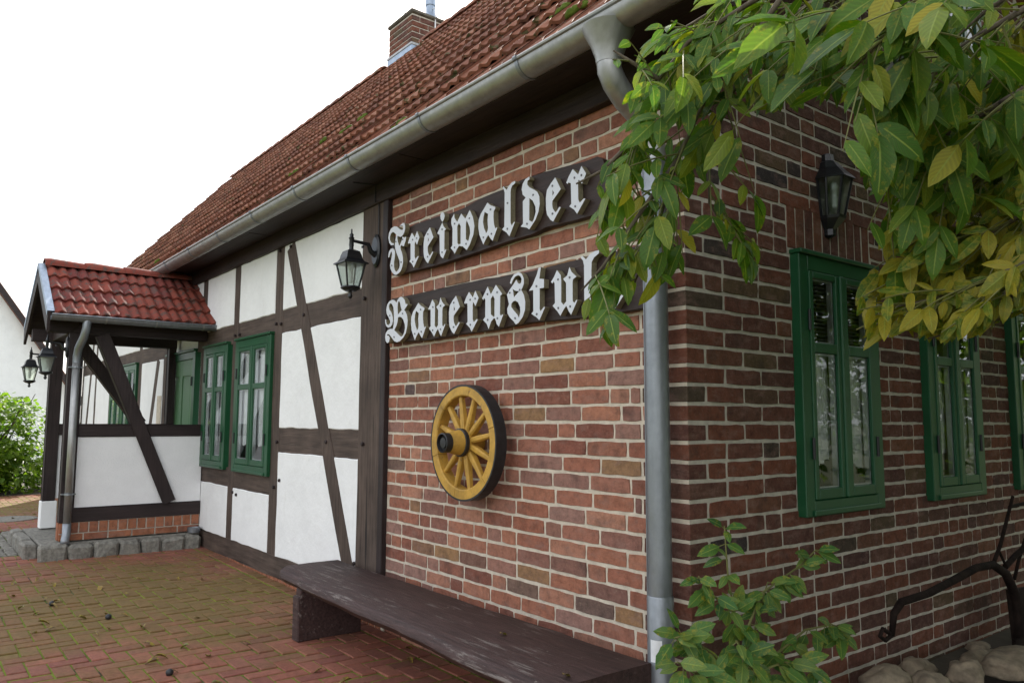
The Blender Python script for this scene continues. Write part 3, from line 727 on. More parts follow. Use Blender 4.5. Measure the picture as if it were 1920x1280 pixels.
for r_ in range(NR):
    for c_ in range(nc):
        x = XR-TW*(c_+1); p_ = e+sl*(RP*r_-.05)+nr*(.005+U(-.005, .005))
        M4 = Matrix(((1, 0, 0, x+U(-.003, .003)), (0, sl.y, nr.y, p_.y), (0, sl.z, nr.z, p_.z), (0, 0, 0, 1))) @ Matrix.Rotation(U(-.008, .008), 4, 'Z') @ Matrix.Rotation(U(-.008, .008), 4, 'X')
        items.append((0, M4, roof))
scatter('roof_tile', TB, items, M['tile'], 300, [((TW, 0, 0), (0, RP, 0))])
rb = MB(); n = 9; vs = []
for (x, r_) in ((0, .115), (.05, .125), (.37, .10)):
    for k in range(n+1): a = math.pi*k/n; vs.append((x, math.cos(a)*r_, math.sin(a)*r_*.9))
rb.add(vs, [(j*(n+1)+k, j*(n+1)+k+1, (j+1)*(n+1)+k+1, (j+1)*(n+1)+k) for j in range(2) for k in range(n)]); rb.add([(0, math.cos(math.pi*k/n)*.09, math.sin(math.pi*k/n)*.085) for k in range(n+1)]+[(0, math.cos(math.pi*k/n)*.115, math.sin(math.pi*k/n)*.1035) for k in range(n+1)], [(k, k+1, n+2+k, n+1+k) for k in range(n)])
RT = rb.mesh('ridge_tile', True); RT.materials.append(M['tile'])
x = XL-.25
while x < XR-.2:
    if not (-7.45 < x < -6.6):
        o = bpy.data.objects.new('ridge_tile', RT); link(o, roof); o.matrix_basis = Matrix.Translation((x+.34, RY, RZ-.005)) @ Matrix.Rotation(math.pi, 4, 'Z') @ Matrix.Rotation(R(-2), 4, 'Y') @ Matrix.Diagonal((1, .85, .85, 1))
    x += .34
random.seed(31)
for (px, py) in ((553, 322), (680, 222), (745, 238), (650, 245), (1052, 22), (1090, 12), (295, 490), (610, 262)):
    d = ray(px, py); t_ = (Vector((0, EY, EZ))+nr*.05-CP).dot(nr)/d.dot(nr); c_ = CP+d*t_; q = MB()
    for i in range(7):
        cc = c_+Vector((U(-.06, .06), 0, 0))+sl*U(-.03, .03); r_ = U(.02, .04); q.lathe(cc-nr*.01, nr, [(r_, 0), (r_*.9, r_*.5), (r_*.5, r_*.8), (.004, r_*.95)], 7)
    obj('moss_cushion', q, M['moss'], roof, smooth=True)
# verge boards
for xx in (XR, XL-.25):
    q = MB(); pts = [e+Vector((xx, 0, 0)), rdg+Vector((xx, 0, 0)), eb+Vector((xx, 0, 0))]
    for a, b in ((0, 1), (1, 2)):
        A, B = pts[a], pts[b]; q.add([A+Vector((0, 0, -.16)), B+Vector((0, 0, -.16)), B, A, A+Vector((.025, 0, -.16)), B+Vector((.025, 0, -.16)), B+Vector((.025, 0, 0)), A+Vector((.025, 0, 0))], [(0, 1, 2, 3), (4, 5, 6, 7), (0, 1, 5, 4), (3, 2, 6, 7)])
    obj('verge_board', q, M['dky'], roof)
# boxed eaves
q = MB(); q.box(XL-.2, -.275, 2.955, .33, -.0, 2.975); q.box(XL-.2, -.30, 2.93, .33, -.276, 3.03, .003); obj('eaves_board', q, M['dkx'], house)
for x in (-2.0, -4.6, -7.2, -9.8): obj('eaves_joint', MB().box(x, -.275, 2.951, x+.008, -.02, 2.9548), M['dkz'], house)
# gutter
GY, GZ, GR = -.352, 2.985, .072
def gut(mb, x0, x1, r, n=12, th=.003):
    vs = []
    for x in (x0, x1):
        for rr in (r, r-th):
            for k in range(n+1): a = math.pi+math.pi*k/n; vs.append((x, GY+math.cos(a)*rr, GZ+math.sin(a)*rr))
    m1 = n+1; fs = []
    for k in range(n): fs += [(k, k+1, 2*m1+k+1, 2*m1+k), (m1+k, m1+k+1, 3*m1+k+1, 3*m1+k), (k, k+1, m1+k+1, m1+k), (2*m1+k, 2*m1+k+1, 3*m1+k+1, 3*m1+k)]
    mb.add(vs, fs); return mb
q = gut(MB(), XL-.25, .30, GR); q.tube([(XL-.25, GY-GR-.002, GZ+.004), (.30, GY-GR-.002, GZ+.004)], .010, 8); gutter = obj('gutter', q, M['zinc'], house, smooth=True, sharp=40)
for k in range(16):
    x = -.62-k*.86
    q = gut(MB(), x, x+.022, GR+.004, th=.0035); q.tube([(x, GY-GR-.004, GZ+.005), (x+.022, GY-GR-.004, GZ+.005)], .0135, 8); obj('gutter_bracket', q, M['zincd'], gutter, smooth=True, sharp=40)
obj('gutter_end', MB().lathe((.298, GY, GZ), (1, 0, 0), [(GR-.004, 0), (GR-.004, .002)], 24), M['zincd'], gutter) if False else None
# downpipe with funnel and swan neck
PX = -.085; PR = .0505
q = MB(); q.lathe((PX, GY, 2.992), (0, 0, -1), [(.112, .05), (.100, .075), (.076, .12), (.058, .17), (.0525, .20)], 20)
q.tube([(PX, GY, 2.80), (PX, GY+.002, 2.765), (PX, GY+.03, 2.72), (PX, GY+.09, 2.665), (PX, -.16, 2.61), (PX, -.105, 2.555), (PX, -.088, 2.50), (PX, -.087, 2.44)], [.051, .051, .051, .051, .051, .051, .051, .0505], 18)
dp = obj('downpipe', q, M['zinc'], house, smooth=True, sharp=50)
obj('pipe_length', MB().tube([(PX, -.087, 2.47), (PX, -.087, .60), (PX, -.087, .59)], [PR-.001]*3, 22), M['zincd'], dp, smooth=True, sharp=50)
obj('pipe_socket', MB().tube([(PX, -.087, .64), (PX, -.087, .635), (PX, -.087, -.02)], [PR+.001, PR+.0035, PR+.0035], 22), M['zincd'], dp, smooth=True, sharp=50)
obj('pipe_seam', MB().tube([(PX-.036, -.087-.036, 2.45), (PX-.036, -.087-.036, .64)], .0025, 6), M['zincd'], dp)
obj('pipe_bracket', MB().tube([(PX, -.087, 2.30), (PX, -.087, 2.32)], PR+.004, 22), M['zincd'], dp, smooth=True, sharp=50)
q = MB(); vs = []
for z in (.475, .39):
    for k in range(7): a = R(-75+k*8.5)-R(20); vs.append((PX+math.cos(a)*(PR+.0045), -.087+math.sin(a)*(PR+.0045), z))
q.add(vs, [(k, k+1, 8+k, 7+k) for k in range(6)]); obj('sticker', q, M['sticker'], dp)
# far downpipe
obj('far_downpipe', MB().tube([(-13.35, GY, 2.92), (-13.35, GY+.02, 2.8), (-13.35, -.1, 2.5), (-13.35, -.09, 2.4), (-13.35, -.09, .05)], .05, 12), M['zincd'], house, smooth=True, sharp=50)

# chimney
CX0, CX1, CY0, CY1, CZ1 = -7.33, -6.70, RY+.06, RY+.62, 6.87
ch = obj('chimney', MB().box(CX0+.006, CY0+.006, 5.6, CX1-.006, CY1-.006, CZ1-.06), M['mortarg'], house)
random.seed(41); q = MB(); z = 6.0; k = 0
while z < CZ1-.1:
    for face in (0, 1):
        ln = (CX1-CX0) if face == 0 else (CY1-CY0); u = -.13*(k % 2 == face)
        while u < ln-.03:
            a, b = max(0, u)+.005, min(ln, u+.255)-.005
            if b-a > .03:
                if face == 0: q.box(CX0+a, CY0-U(.0, .004), z, CX0+b, CY0+.05, z+.066, .004, .001)
                else: q.box(CX1-.05, CY0+a, z, CX1+U(0, .004), CY0+b, z+.066, .004, .001)
            u += .255
    z += .08; k += 1
me = q.mesh('chimney_brick'); RN = [0]*len(me.vertices); V_ = len(me.vertices)
for i in range(0, V_, 24):
    r_ = random.random()
    for j in range(i, min(V_, i+24)): RN[j] = r_
at = me.attributes.new('rnd', 'FLOAT', 'POINT'); at.data.foreach_set('value', RN)
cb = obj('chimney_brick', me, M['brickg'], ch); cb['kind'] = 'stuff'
q = MB(); q.box(CX0-.02, CY0-.02, CZ1-.06, CX1+.02, CY1+.02, CZ1, .015, .006); obj('chimney_cap', q, M['cap'], ch)
q = MB(); q.box(CX0-.012, CY0-.012, 6.0, CX1+.012, CY1+.012, 6.36); obj('flashing', q, M['zincb'], ch)
q = MB(); q.box(CX0-.02, CY0-.02, 6.36, CX1+.02, CY1+.02, 6.395, .003); obj('flashing_strip', q, M['zinc'], ch)
q = MB(); q.lathe((CX1-.12, CY1-.2, CZ1), (0, 0, 1), [(.13, 0), (.09, .06), (.065, .10), (.065, .20), (.075, .20), (.07, .34), (.06, .36)], 14); obj('flue_pot', q, M['zincb'], ch, smooth=True, sharp=40)
obj('lightning_rod', MB().tube([(CX0+.34, CY0+.05, CZ1-.03), (CX0+.34, CY0+.05, CZ1+.9)], .009, 6), M['zincd'], ch)
obj('vent_wire', MB().tube([(CX1+.01, CY0+.36, 6.35), (CX1+.012, CY0+.36, CZ1+.12), (CX1-.06, CY0+.36, CZ1+.14)], .009, 6), M['white'], ch)

# ------------------------------------------------------------------ porch
XP, PW, PYF = -6.40, 1.25, -1.30
pz0 = .19
porch = thing('entrance_porch', 'small open timber porch with red tiled gable roof in front of the door', 'porch', (XP-PW/2, -.65, pz0))
def ptim(name, a, b, w, th, mat, bev=.005):
    """square beam between two points"""
    A, B = Vector(a), Vector(b); d = (B-A).normalized(); s = Vector((1, 0, 0)); 
    if abs(d.dot(s)) > .9: s = Vector((0, 1, 0))
    n_ = d.cross(s).normalized(); s = n_.cross(d); q = MB(); vs = []
    for P_ in (A, B):
        for (i, j) in ((-1, -1), (1, -1), (1, 1), (-1, 1)):
            for (bi, bj) in (((1, 0), (0, 1)) if i*j > 0 else ((0, 1), (1, 0))): vs.append(P_+s*(i*(th/2-bi*bev))+n_*(j*(w/2-bj*bev)))
    fs = [tuple(range(8)), tuple(range(8, 16))]+[(k, (k+1) % 8, 8+(k+1) % 8, 8+k) for k in range(8)]
    q.add(vs, fs); return obj(name, q, mat, porch)
for (X, sgn) in ((XP, 1), (XP-PW, -1)):
    xi = X-sgn*.06
    ptim('porch_post', (xi, PYF+.06, .36 if sgn > 0 else .47), (xi, PYF+.06, 2.16), .12, .12, M['dkz'])
    ptim('wall_post', (xi, -.062, .50), (xi, -.062, 2.16), .08, .11, M['dkz']) if sgn < 0 else None
    ptim('top_plate', (xi, -1.48, 2.22), (xi, -.02, 2.22), .13, .125, M['dky'])
    ptim('rail', (xi, PYF+.121, 1.22), (xi, -.02, 1.22), .12, .12, M['dky'])
    ptim('sill', (xi, PYF+.0, .43), (xi, -.02, .43), .135, .13, M['dky']) if sgn > 0 else None
    A = Vector((X+sgn*-.035, -1.02, 2.155)); B = Vector((X-sgn*.035, -.33, .50)) if sgn > 0 else Vector((X+.035, -.36, 1.28)); ptim('brace', A+Vector((sgn*.012, 0, 0)), B+Vector((sgn*.012, 0, 0)), .125, .11, M['dkz'])
    q = MB(); q.box(xi-.04, PYF+.12, .495, xi+.05 if sgn > 0 else xi+.04, -.022, 1.16); obj('side_panel', q, M['rough_plaster'], porch)
obj('post_footing', MB().box(XP-PW-.01, PYF-.01, pz0, XP-PW+.14, PYF+.14, .47, .006), M['plaster'], porch)
ptim('cross_beam', (XP, PYF+.06, 2.22), (XP-PW, PYF+.06, 2.22), .125, .12, M['dkx'])
q = MB(); q.box(XP-.14, PYF+.01, pz0, XP-.012, -.022, .362); pl = obj('porch_plinth', q, M['mortarg'], porch)
n = 15
for k in range(n):
    y0 = PYF+(1.28/n)*k; q = MB(); q.box(XP-.03, y0+.006, .262, XP-.002, y0+1.28/n-.006, .358, .003, .001); obj('clinker', q, M['clinker'], pl)
for k in range(6):
    y0 = PYF+(1.28/6)*k; q = MB(); q.box(XP-.03, y0+.006, .193, XP-.002, y0+1.28/6-.006, .252, .003, .001); obj('clinker', q, M['clinker'], pl)
q = MB(); q.box(XP-.13, PYF-.002, .193, XP-.031, PYF+.02, .358, .003); obj('clinker', q, M['clinker'], pl)
# porch roof
PRX = XP-PW/2; PRZ = 2.86; PEX = XP+.20; PEZ = 2.285; PY0, PY1 = -1.50, .02
for sgn in (1, -1):
    ex = PRX+sgn*(PEX-PRX); up = Vector((PRX-ex, 0, PRZ-PEZ)); pl_ = up.length; up.normalize(); pn = Vector((sgn*abs(up.z), 0, abs(up.x)))
    q = MB(); slab(q, [(ex, PY0, PEZ), (ex, PY1, PEZ), (PRX, PY1, PRZ), (PRX, PY0, PRZ)], .05, pn); dkp = obj('porch_roof', q, M['dky'], porch)
    q = MB(); a = Vector((ex, PY0, PEZ)); b = Vector((PRX, PY0, PRZ)); dn = Vector((0, 0, -.15))
    q.add([a+pn*.05, b+pn*.05, b+dn, a+dn]+[v+Vector((0, -.025, 0)) for v in (a+pn*.05, b+pn*.05, b+dn, a+dn)], [(0, 1, 2, 3), (4, 5, 6, 7), (0, 1, 5, 4), (1, 2, 6, 5), (2, 3, 7, 6), (3, 0, 4, 7)]); obj('bargeboard', q, M['dkz'], dkp)
    q = MB(); q.add([a+pn*.052+Vector((0, -.03, 0)), b+pn*.052+Vector((0, -.03, 0)), b+pn*.052+Vector((0, .03, 0)), a+pn*.052+Vector((0, .03, 0)), a+pn*.0+Vector((0, -.03, 0)), b+pn*.0+Vector((0, -.03, 0))], [(0, 1, 2, 3), (0, 1, 5, 4)]); obj('verge_flashing', q, M['zincb'], dkp)
    rows = 4; rp_ = pl_/rows; nct = 8; tw = (PY1-PY0-.03)/nct
    pp = lambda t_: .026*(.5-.5*math.cos(4*math.pi*t_-.6))**.7
    TBp = [tile_base(tw+.004, rp_+.05, pp, .05, .02, .02)]; TBp[0].polygons.foreach_set('use_smooth', [True]*len(TBp[0].polygons)); TBp[0].set_sharp_from_angle(angle=R(40))
    its = []
    for r_ in range(rows):
        for c_ in range(nct):
            p_ = Vector((ex, PY0+.03+tw*c_, PEZ))+up*(rp_*r_-.03)+pn*.003
            ax = Vector((0, 1, 0))
            if sgn < 0: ax = -ax; p_ += Vector((0, tw, 0))
            zz = ax.cross(up)
            M4 = Matrix(((ax.x, up.x, zz.x, p_.x), (ax.y, up.y, zz.y, p_.y), (ax.z, up.z, zz.z, p_.z), (0, 0, 0, 1))) @ Matrix.Rotation(U(-.006, .006), 4, 'X')
            its.append((0, M4, dkp))
    scatter('porch_tile', TBp, its, M['ptile'], 64, [((tw, 0, 0), (0, rp_, 0))])
q = rb.mesh('porch_ridge_tile', True); q.materials.append(M['ptile'])
for k in range(4):
    o = bpy.data.objects.new('porch_ridge_tile', q); link(o, porch); o.matrix_basis = Matrix.Translation((PRX, PY0+.02+k*.37, PRZ+.015)) @ Matrix.Rotation(math.pi/2, 4, 'Z') @ Matrix.Scale(.8, 4, (0, 0, 1))
# porch gutter + downpipe
def pgut(mb, y0, y1, r, n=10):
    vs = []
    for y in (y0, y1):
        for rr in (r, r-.003):
            for k in range(n+1): a = math.pi+math.pi*k/n; vs.append((PEX+.045+math.cos(a)*rr, y, PEZ+.005+math.sin(a)*rr))
    m1 = n+1
    fs = []
    for k in range(n): fs += [(k, k+1, 2*m1+k+1, 2*m1+k), (m1+k, m1+k+1, 3*m1+k+1, 3*m1+k), (k, k+1, m1+k+1, m1+k), (2*m1+k, 2*m1+k+1, 3*m1+k+1, 3*m1+k)]
    mb.add(vs, fs); return mb
q = pgut(MB(), PY0, PY1-.02, .05); q.tube([(PEX+.045+.052, PY0, PEZ+.008), (PEX+.045+.052, PY1-.02, PEZ+.008)], .007, 8); pg = obj('porch_gutter', q, M['zincd'], porch, smooth=True, sharp=40)
for y in (-1.05, -.6, -.15): obj('gutter_bracket', pgut(MB(), y, y+.015, .053), M['zinc'], pg, smooth=True, sharp=40)
dx = XP+.055
q = MB(); q.tube([(PEX+.045, -1.20, PEZ-.03), (PEX+.045, -1.205, PEZ-.10), (PEX+.02, -1.215, PEZ-.18), (dx+.03, -1.235, PEZ-.28), (dx, -1.24, PEZ-.36), (dx, -1.24, PEZ-.42)], .036, 14)
pd = obj('porch_downpipe', q, M['zincd'], porch, smooth=True, sharp=50)
obj('pipe_length', MB().tube([(dx, -1.24, PEZ-.38), (dx, -1.24, .33)], .034, 14), M['zinc'], pd, smooth=True)
obj('pipe_shoe', MB().tube([(dx, -1.24, .36), (dx, -1.24, .26), (dx+.02, -1.25, .22), (dx+.06, -1.26, .18)], .037, 14), M['zincd'], pd, smooth=True)
for z in (.62, PEZ-.47):
    q = MB(); q.tube([(dx, -1.24, z), (dx, -1.24, z+.018)], .040, 14); q.box(XP-.005, -1.30, z+.004, dx, -1.18, z+.014); obj('pipe_bracket', q, M['zincd'], pd)
# step of granite
step = thing('granite_step', 'low granite step of rough stones under the porch', 'step', (XP-.5, -.7, .05))
random.seed(51)
q = MB(); q.box(XP-PW-.1, -1.44, -.02, XP+.02, -.02, .178, .012); obj('step_slab', q, M['granite'], step)
ys = [-1.47, -1.23, -1.02, -.80, -.60, -.42, -.20, -.03]
for a, b in zip(ys, ys[1:]):
    q = MB(); q.box(XP+.022, a+.006, -.02, XP+.17+U(-.012, .012), b-.006, .186+U(-.022, .004), .026, .014); obj('step_stone', q, M['granite'], step)
for k in range(4):
    a = XP-PW-.1+k*.32; q = MB(); q.box(a+.006, -1.56+U(-.01, .01), -.02, a+.314, -1.445, .185+U(-.008, .006), .018, .008); obj('step_stone', q, M['granite'], step)
bw = Vector((-6.30, -.10, .19))
q = MB(); q.lathe(bw, (0, 0, 1), [(.045, 0), (.060, .004), (.064, .05), (.060, .052), (.056, .012), (.0, .010)], 18)
obj('plant_saucer', q, M['zincd'], label='small grey round bowl left on the granite step against the house', cat='bowl')

# ------------------------------------------------------------------ lanterns
def lantern(label, P, out, sc=1.0):
    """P wall point at the centre of the plate, out = horizontal unit vector away from the wall"""
    P = Vector(P); o_ = Vector(out); sd2 = o_.cross(Vector((0, 0, 1)))
    t = thing('wall_lantern', label, 'lantern', P)
    f3 = lambda s, h, w: P+sd2*(s*sc)+Vector((0, 0, h*sc))+o_*(w*sc)
    q = MB(); n = 20; vs = []
    for (k_, w) in ((1, 0), (1, .012), (.82, .022)):
        for i in range(n): a = 2*math.pi*i/n; vs.append(f3(.055*k_*math.cos(a), .115*k_*math.sin(a), w))
    q.add(vs, [(j*n+i, j*n+(i+1) % n, (j+1)*n+(i+1) % n, (j+1)*n+i) for j in range(2) for i in range(n)]+[tuple(2*n+i for i in range(n))]); obj('back_plate', q, M['black'], t)
    q = MB(); q.tube([f3(0, -.03, .015), f3(0, -.01, .05), f3(0, .035, .07), f3(0, .04, .12), f3(0, .045, .185)], [r_*sc for r_ in (.022, .018, .016, .011, .010)], 10); q.tube([f3(0, .02, .11), f3(0, .005, .11)], .010*sc, 8); obj('arm', q, M['black'], t, smooth=True, sharp=50)
    c_ = f3(0, 0, .195)
    q = MB(); q.lathe(c_, (0, 0, 1), [(r_*sc, h*sc) for r_, h in ((.016, -.02), (.014, .0), (.017, .01), (.014, .05), (.020, .06), (.012, .072), (.014, .085), (.006, .095), (.005, .12), (.001, .125))], 12); obj('finial', q, M['black'], t, smooth=True, sharp=50)
    q = MB(); q.lathe(c_, (0, 0, 1), [(r_*sc, h*sc) for r_, h in ((.125, -.118), (.122, -.110), (.095, -.098), (.080, -.080), (.074, -.058), (.060, -.030), (.020, -.016))], 4, .5); obj('lamp_roof', q, M['black'], t)
    fr = MB()
    for i in range(4):
        a = math.pi/4+i*math.pi/2; d = sd2*math.cos(a)+o_*math.sin(a); fr.tube([c_+d*(.100*sc)+Vector((0, 0, -.115*sc)), c_+d*(.058*sc)+Vector((0, 0, -.275*sc))], .0065*sc, 6)
    obj('lamp_frame', fr, M['black'], t)
    for i in range(4):
        a0 = math.pi/4+i*math.pi/2; a1 = a0+math.pi/2; d0 = sd2*math.cos(a0)+o_*math.sin(a0); d1 = sd2*math.cos(a1)+o_*math.sin(a1)
        T0, T1, B1, B0 = [c_+d*(r_*sc)+Vector((0, 0, h*sc)) for d, r_, h in ((d0, .096, -.118), (d1, .096, -.118), (d1, .055, -.272), (d0, .055, -.272))]
        obj('lamp_glass', MB().add([T0, T1, B1, B0], [(0, 1, 2, 3)]), M['lglass'], t, fix=False)
    q = MB(); q.lathe(c_, (0, 0, 1), [(r_*sc, h*sc) for r_, h in ((.062, -.268), (.066, -.278), (.058, -.288), (.035, -.30), (.014, -.305), (.010, -.318), (.016, -.33), (.012, -.345), (.002, -.352))], 12); obj('base_cup', q, M['black'], t, smooth=True, sharp=50)
    q = MB(); q.lathe(c_, (0, 0, -1), [(r_*sc, h*sc) for r_, h in ((.022, .12), (.022, .15), (.015, .152), (.015, .235), (.008, .245))], 10); obj('bulb', q, M['curtain'], t, smooth=True)
    return t
lp = onY(704, 470, -.045)
lantern('black carriage lantern on the timber post beside the brick wall', (lp.x, -.031, lp.z), (0, -1, 0), 1.0)
q = MB(); q.tube([(lp.x+.02, -.034, lp.z+.11), (lp.x+.025, -.036, 2.70), (lp.x+.02, -.036, 2.815), (lp.x+.0, -.056, 2.83), (lp.x, -.056, 2.95), (lp.x-.05, -.20, 2.951)], .004, 6)
obj('lamp_cable', q, M['iron'], label='thin black cable running up the post above the carriage lantern', cat='cable')
lq = onX(117, 655, -6.46)
lantern('black carriage lantern on the porch post with the downpipe', (XP-.06, PYF-.001, 2.02), (0, -1, 0), .9)
lantern('black carriage lantern on the porch post farther from the downpipe', (XP-PW+.06, PYF-.001, 1.98), (0, -1, 0), .9)
# half lantern on the gable
hl = onX(1571, 350, .07); t = thing('half_lantern', 'black flush half lantern on the dark brick gable above the window', 'lantern', (0.002, hl.y, 2.36))
def half(name, prof, mat, y=hl.y):
    q = MB(); n = 6; vs = []
    for (r_, dp_, z) in prof:
        for (s, k) in ((-1, 0), (-1, .45), (-.55, 1), (.55, 1), (1, .45), (1, 0)): vs.append((.003+dp_*k, y+r_*s, z))
    q.add(vs, [(j*6+i, j*6+(i+1) % 6, (j+1)*6+(i+1) % 6, (j+1)*6+i) for j in range(len(prof)-1) for i in range(6)]+[tuple(range(6)), tuple((len(prof)-1)*6+i for i in range(6))]); return obj(name, q, mat, t)
zt = 2.67
half('lamp_roof', [(.098, .135, zt-.115), (.088, .125, zt-.10), (.055, .085, zt-.055), (.042, .06, zt-.02), (.028, .045, zt-.01), (.026, .04, zt+.025), (.016, .03, zt+.03)], M['black'])
half('lamp_foot', [(.012, .02, zt-.405), (.026, .04, zt-.395), (.026, .04, zt-.365), (.05, .07, zt-.33), (.058, .085, zt-.315), (.06, .09, zt-.30)], M['black'])
obj('back_plate', MB().box(.002, hl.y-.055, zt-.31, .014, hl.y+.055, zt-.11, .002), M['black'], t)
fr = MB(); ring = [(-1, .45), (-.55, 1), (.55, 1), (1, .45)]
for (s, k) in ring+[(-1, 0.05), (1, .05)]: fr.tube([(.003+.118*k, hl.y+.086*s, zt-.112), (.003+.080*k, hl.y+.056*s, zt-.302)], .007, 6)
obj('lamp_frame', fr, M['black'], t)
rr = [(-1, 0)]+ring+[(1, 0)]
for (s0, k0), (s1, k1) in zip(rr, rr[1:]):
    obj('lamp_glass', MB().add([(.003+.115*k0, hl.y+.084*s0, zt-.113), (.003+.115*k1, hl.y+.084*s1, zt-.113), (.003+.078*k1, hl.y+.054*s1, zt-.302), (.003+.078*k0, hl.y+.054*s0, zt-.302)], [(0, 1, 2, 3)]), M['lglass'], t, fix=False)
q = MB(); q.lathe((.05, hl.y, zt-.13), (0, 0, -1), [(.018, 0), (.018, .03), (.013, .032), (.013, .12), (.006, .13)], 10); obj('bulb', q, M['curtain'], t, smooth=True)

# ------------------------------------------------------------------ signs
L1 = lambda x, y: (720+.10159*x, 400+.10159*y)
L2 = lambda x, y: (860+.125*x, 320+.125*y)
L3 = lambda x, y: (970+.13281*x, 280+.13281*y)
L4 = lambda x, y: (712+.09375*x, 540+.09375*y)
L5 = lambda x, y: (840+.10936*x, 500+.10936*y)
L6 = lambda x, y: (970+.125*x, 460+.125*y)
LF = -.082
def W(L_, pts):
    out = []
    for p_ in pts:
        w = onY(*L_(*p_), LF); out.append((w.x, w.z))
    return out
glyph = {}
glyph['F'] = (W(L1, [(285,235),(320,205),(345,178),(372,180),(388,215),(390,280),(375,350),(345,405),(310,435),(280,430),(250,412),(245,460),(255,520),(275,580),(288,600),(305,555),(330,490),(340,432),(385,450),(392,430),(408,440),(402,490),(365,610),(318,585),(302,622),(308,660),(335,740),(350,820),(352,900),(335,990),(310,1060),(270,1105),(225,1135),(190,1130),(150,1090),(118,1020),(112,950),(130,860),(148,760),(145,715),(130,710),(110,760),(95,810),(80,815),(78,780),(95,700),(125,655),(160,645),(190,670),(205,720),(200,800),(185,900),(185,990),(200,1050),(225,1078),(250,1060),(280,1010),(290,960),(285,870),(250,780),(215,680),(200,600),(205,520),(225,400),(215,380),(185,352),(160,345),(130,370),(110,430),(112,490),(130,535),(160,552),(185,555),(183,580),(130,590),(95,540),(80,450),(90,370),(130,280),(190,240),(240,245),(290,290),(330,312),(350,300),(352,250),(340,228)]), [], W(L1, [(222,522), (347,482), (317,900), (147,962)]))
glyph['r'] = (W(L1, [(515,360),(570,445),(608,328),(655,440),(608,580),(575,515),(567,560),(565,800),(580,845),(625,788),(640,795),(548,1000),(520,940),(468,885),(490,850),(490,560),(465,545),(456,566),(442,545),(470,460)]), [], W(L1, [(532,485), (606,458), (532,890)]))
glyph['e'] = (W(L1, [(848,258),(912,440),(808,610),(805,660),(812,720),(835,775),(850,780),(890,705),(908,715),(812,920),(780,890),(740,810),(730,720),(730,560),(745,440),(790,350)]), [W(L1, [(812,440),(830,490),(810,535)])], W(L1, [(813,383), (808,800)]))
glyph['i'] = (W(L1, [(1075,172),(1100,240),(1145,292),(1115,320),(1112,640),(1118,690),(1140,665),(1150,672),(1090,830),(1050,800),(1030,740),(1025,400),(1010,375),(1002,395),(985,365),(1030,270)]), [], W(L1, [(1076,295), (1075,718)]))
idot = W(L1, [(1080,-25),(1110,0),(1120,50),(1105,110),(1077,158),(1048,110),(1038,50),(1050,0)])
glyph['w'] = (W(L1, [(1295,5),(1300,80),(1350,160),(1425,5)])+W(L2, [(100,720),(165,590),(215,700),(236,830),(220,960),(165,1110),(120,1190),(60,1135)])+W(L1, [(1440,612),(1385,598),(1345,660),(1305,745),(1275,690),(1230,640),(1262,590),(1265,280),(1240,180),(1245,100)]), [W(L1, [(1385,180),(1415,240),(1412,560),(1380,580),(1355,550),(1352,240)]), W(L2, [(122,745),(165,850),(172,940),(145,1058),(108,1030),(108,790)])], W(L1, [(1306,190), (1304,628), (1517,562)])+W(L2, [(163,714)]))
glyph['a'] = (W(L2, [(430,480),(480,520),(550,545),(545,575),(525,610),(522,700),(530,800),(548,870),(570,848),(578,860),(508,1052),(480,1020),(445,965),(420,1000),(370,1108),(350,1060),(310,960),(295,850),(300,740),(330,650),(380,570)]), [W(L2, [(390,620),(442,650),(432,740),(440,860),(430,910),(412,940),(380,860),(365,770),(372,690)])], W(L2, [(480,583), (372,1000), (494,946)]))
glyph['l'] = (W(L2, [(845,155),(850,185),(800,230),(785,270),(778,330),(778,780),(795,825),(830,765),(842,775),(760,985),(720,930),(650,882),(685,840),(690,330),(680,290),(660,260),(672,235),(718,290),(760,220),(800,175)]), [], W(L2, [(735,487), (732,872)]))
glyph['d'] = (W(L2, [(1060,90),(1062,130),(1030,160),(1030,210),(1060,250),(1130,285),(1180,320),(1210,390),(1215,500),(1195,620),(1150,740),(1058,882),(1020,855),(930,840),(965,795),(962,460),(1005,405),(960,360),(945,280),(960,200),(1000,130)]), [W(L2, [(1060,412),(1110,450),(1150,540),(1155,620),(1130,720),(1105,770),(1058,745)])], W(L2, [(1118,364), (1027,797)]))
glyph['B'] = (W(L4, [(430,172),(470,195),(500,240),(515,310),(530,330),(540,310),(555,320),(550,345),(490,435),(520,480),(545,540),(558,640),(550,760),(520,900),(470,990),(400,1060),(340,1082),(290,1060),(240,990),(205,940),(170,918),(150,925),(145,950),(185,955),(200,1000),(185,1075),(150,1100),(120,1060),(108,980),(120,900),(160,840),(210,815),(262,815),(280,720),(285,600),(280,460),(270,380),(245,320),(215,305),(195,320),(182,370),(195,430),(235,490),(262,580),(265,650),(245,730),(210,780),(165,790),(130,760),(110,700),(108,625),(128,630),(130,690),(150,730),(180,740),(208,700),(205,650),(180,590),(140,520),(130,430),(150,330),(190,265),(245,235),(290,240),(320,270),(340,290),(360,230),(390,190)]), [W(L4, [(385,258),(405,290),(420,380),(440,435),(365,530),(358,440),(358,340),(368,280)]), W(L4, [(385,572),(430,580),(470,630),(500,720),(505,800),(490,880),(460,950),(430,970),(400,950),(350,900),(290,840),(330,760),(355,680),(365,590)])], W(L4, [(205,548), (460,507), (290,975)]))
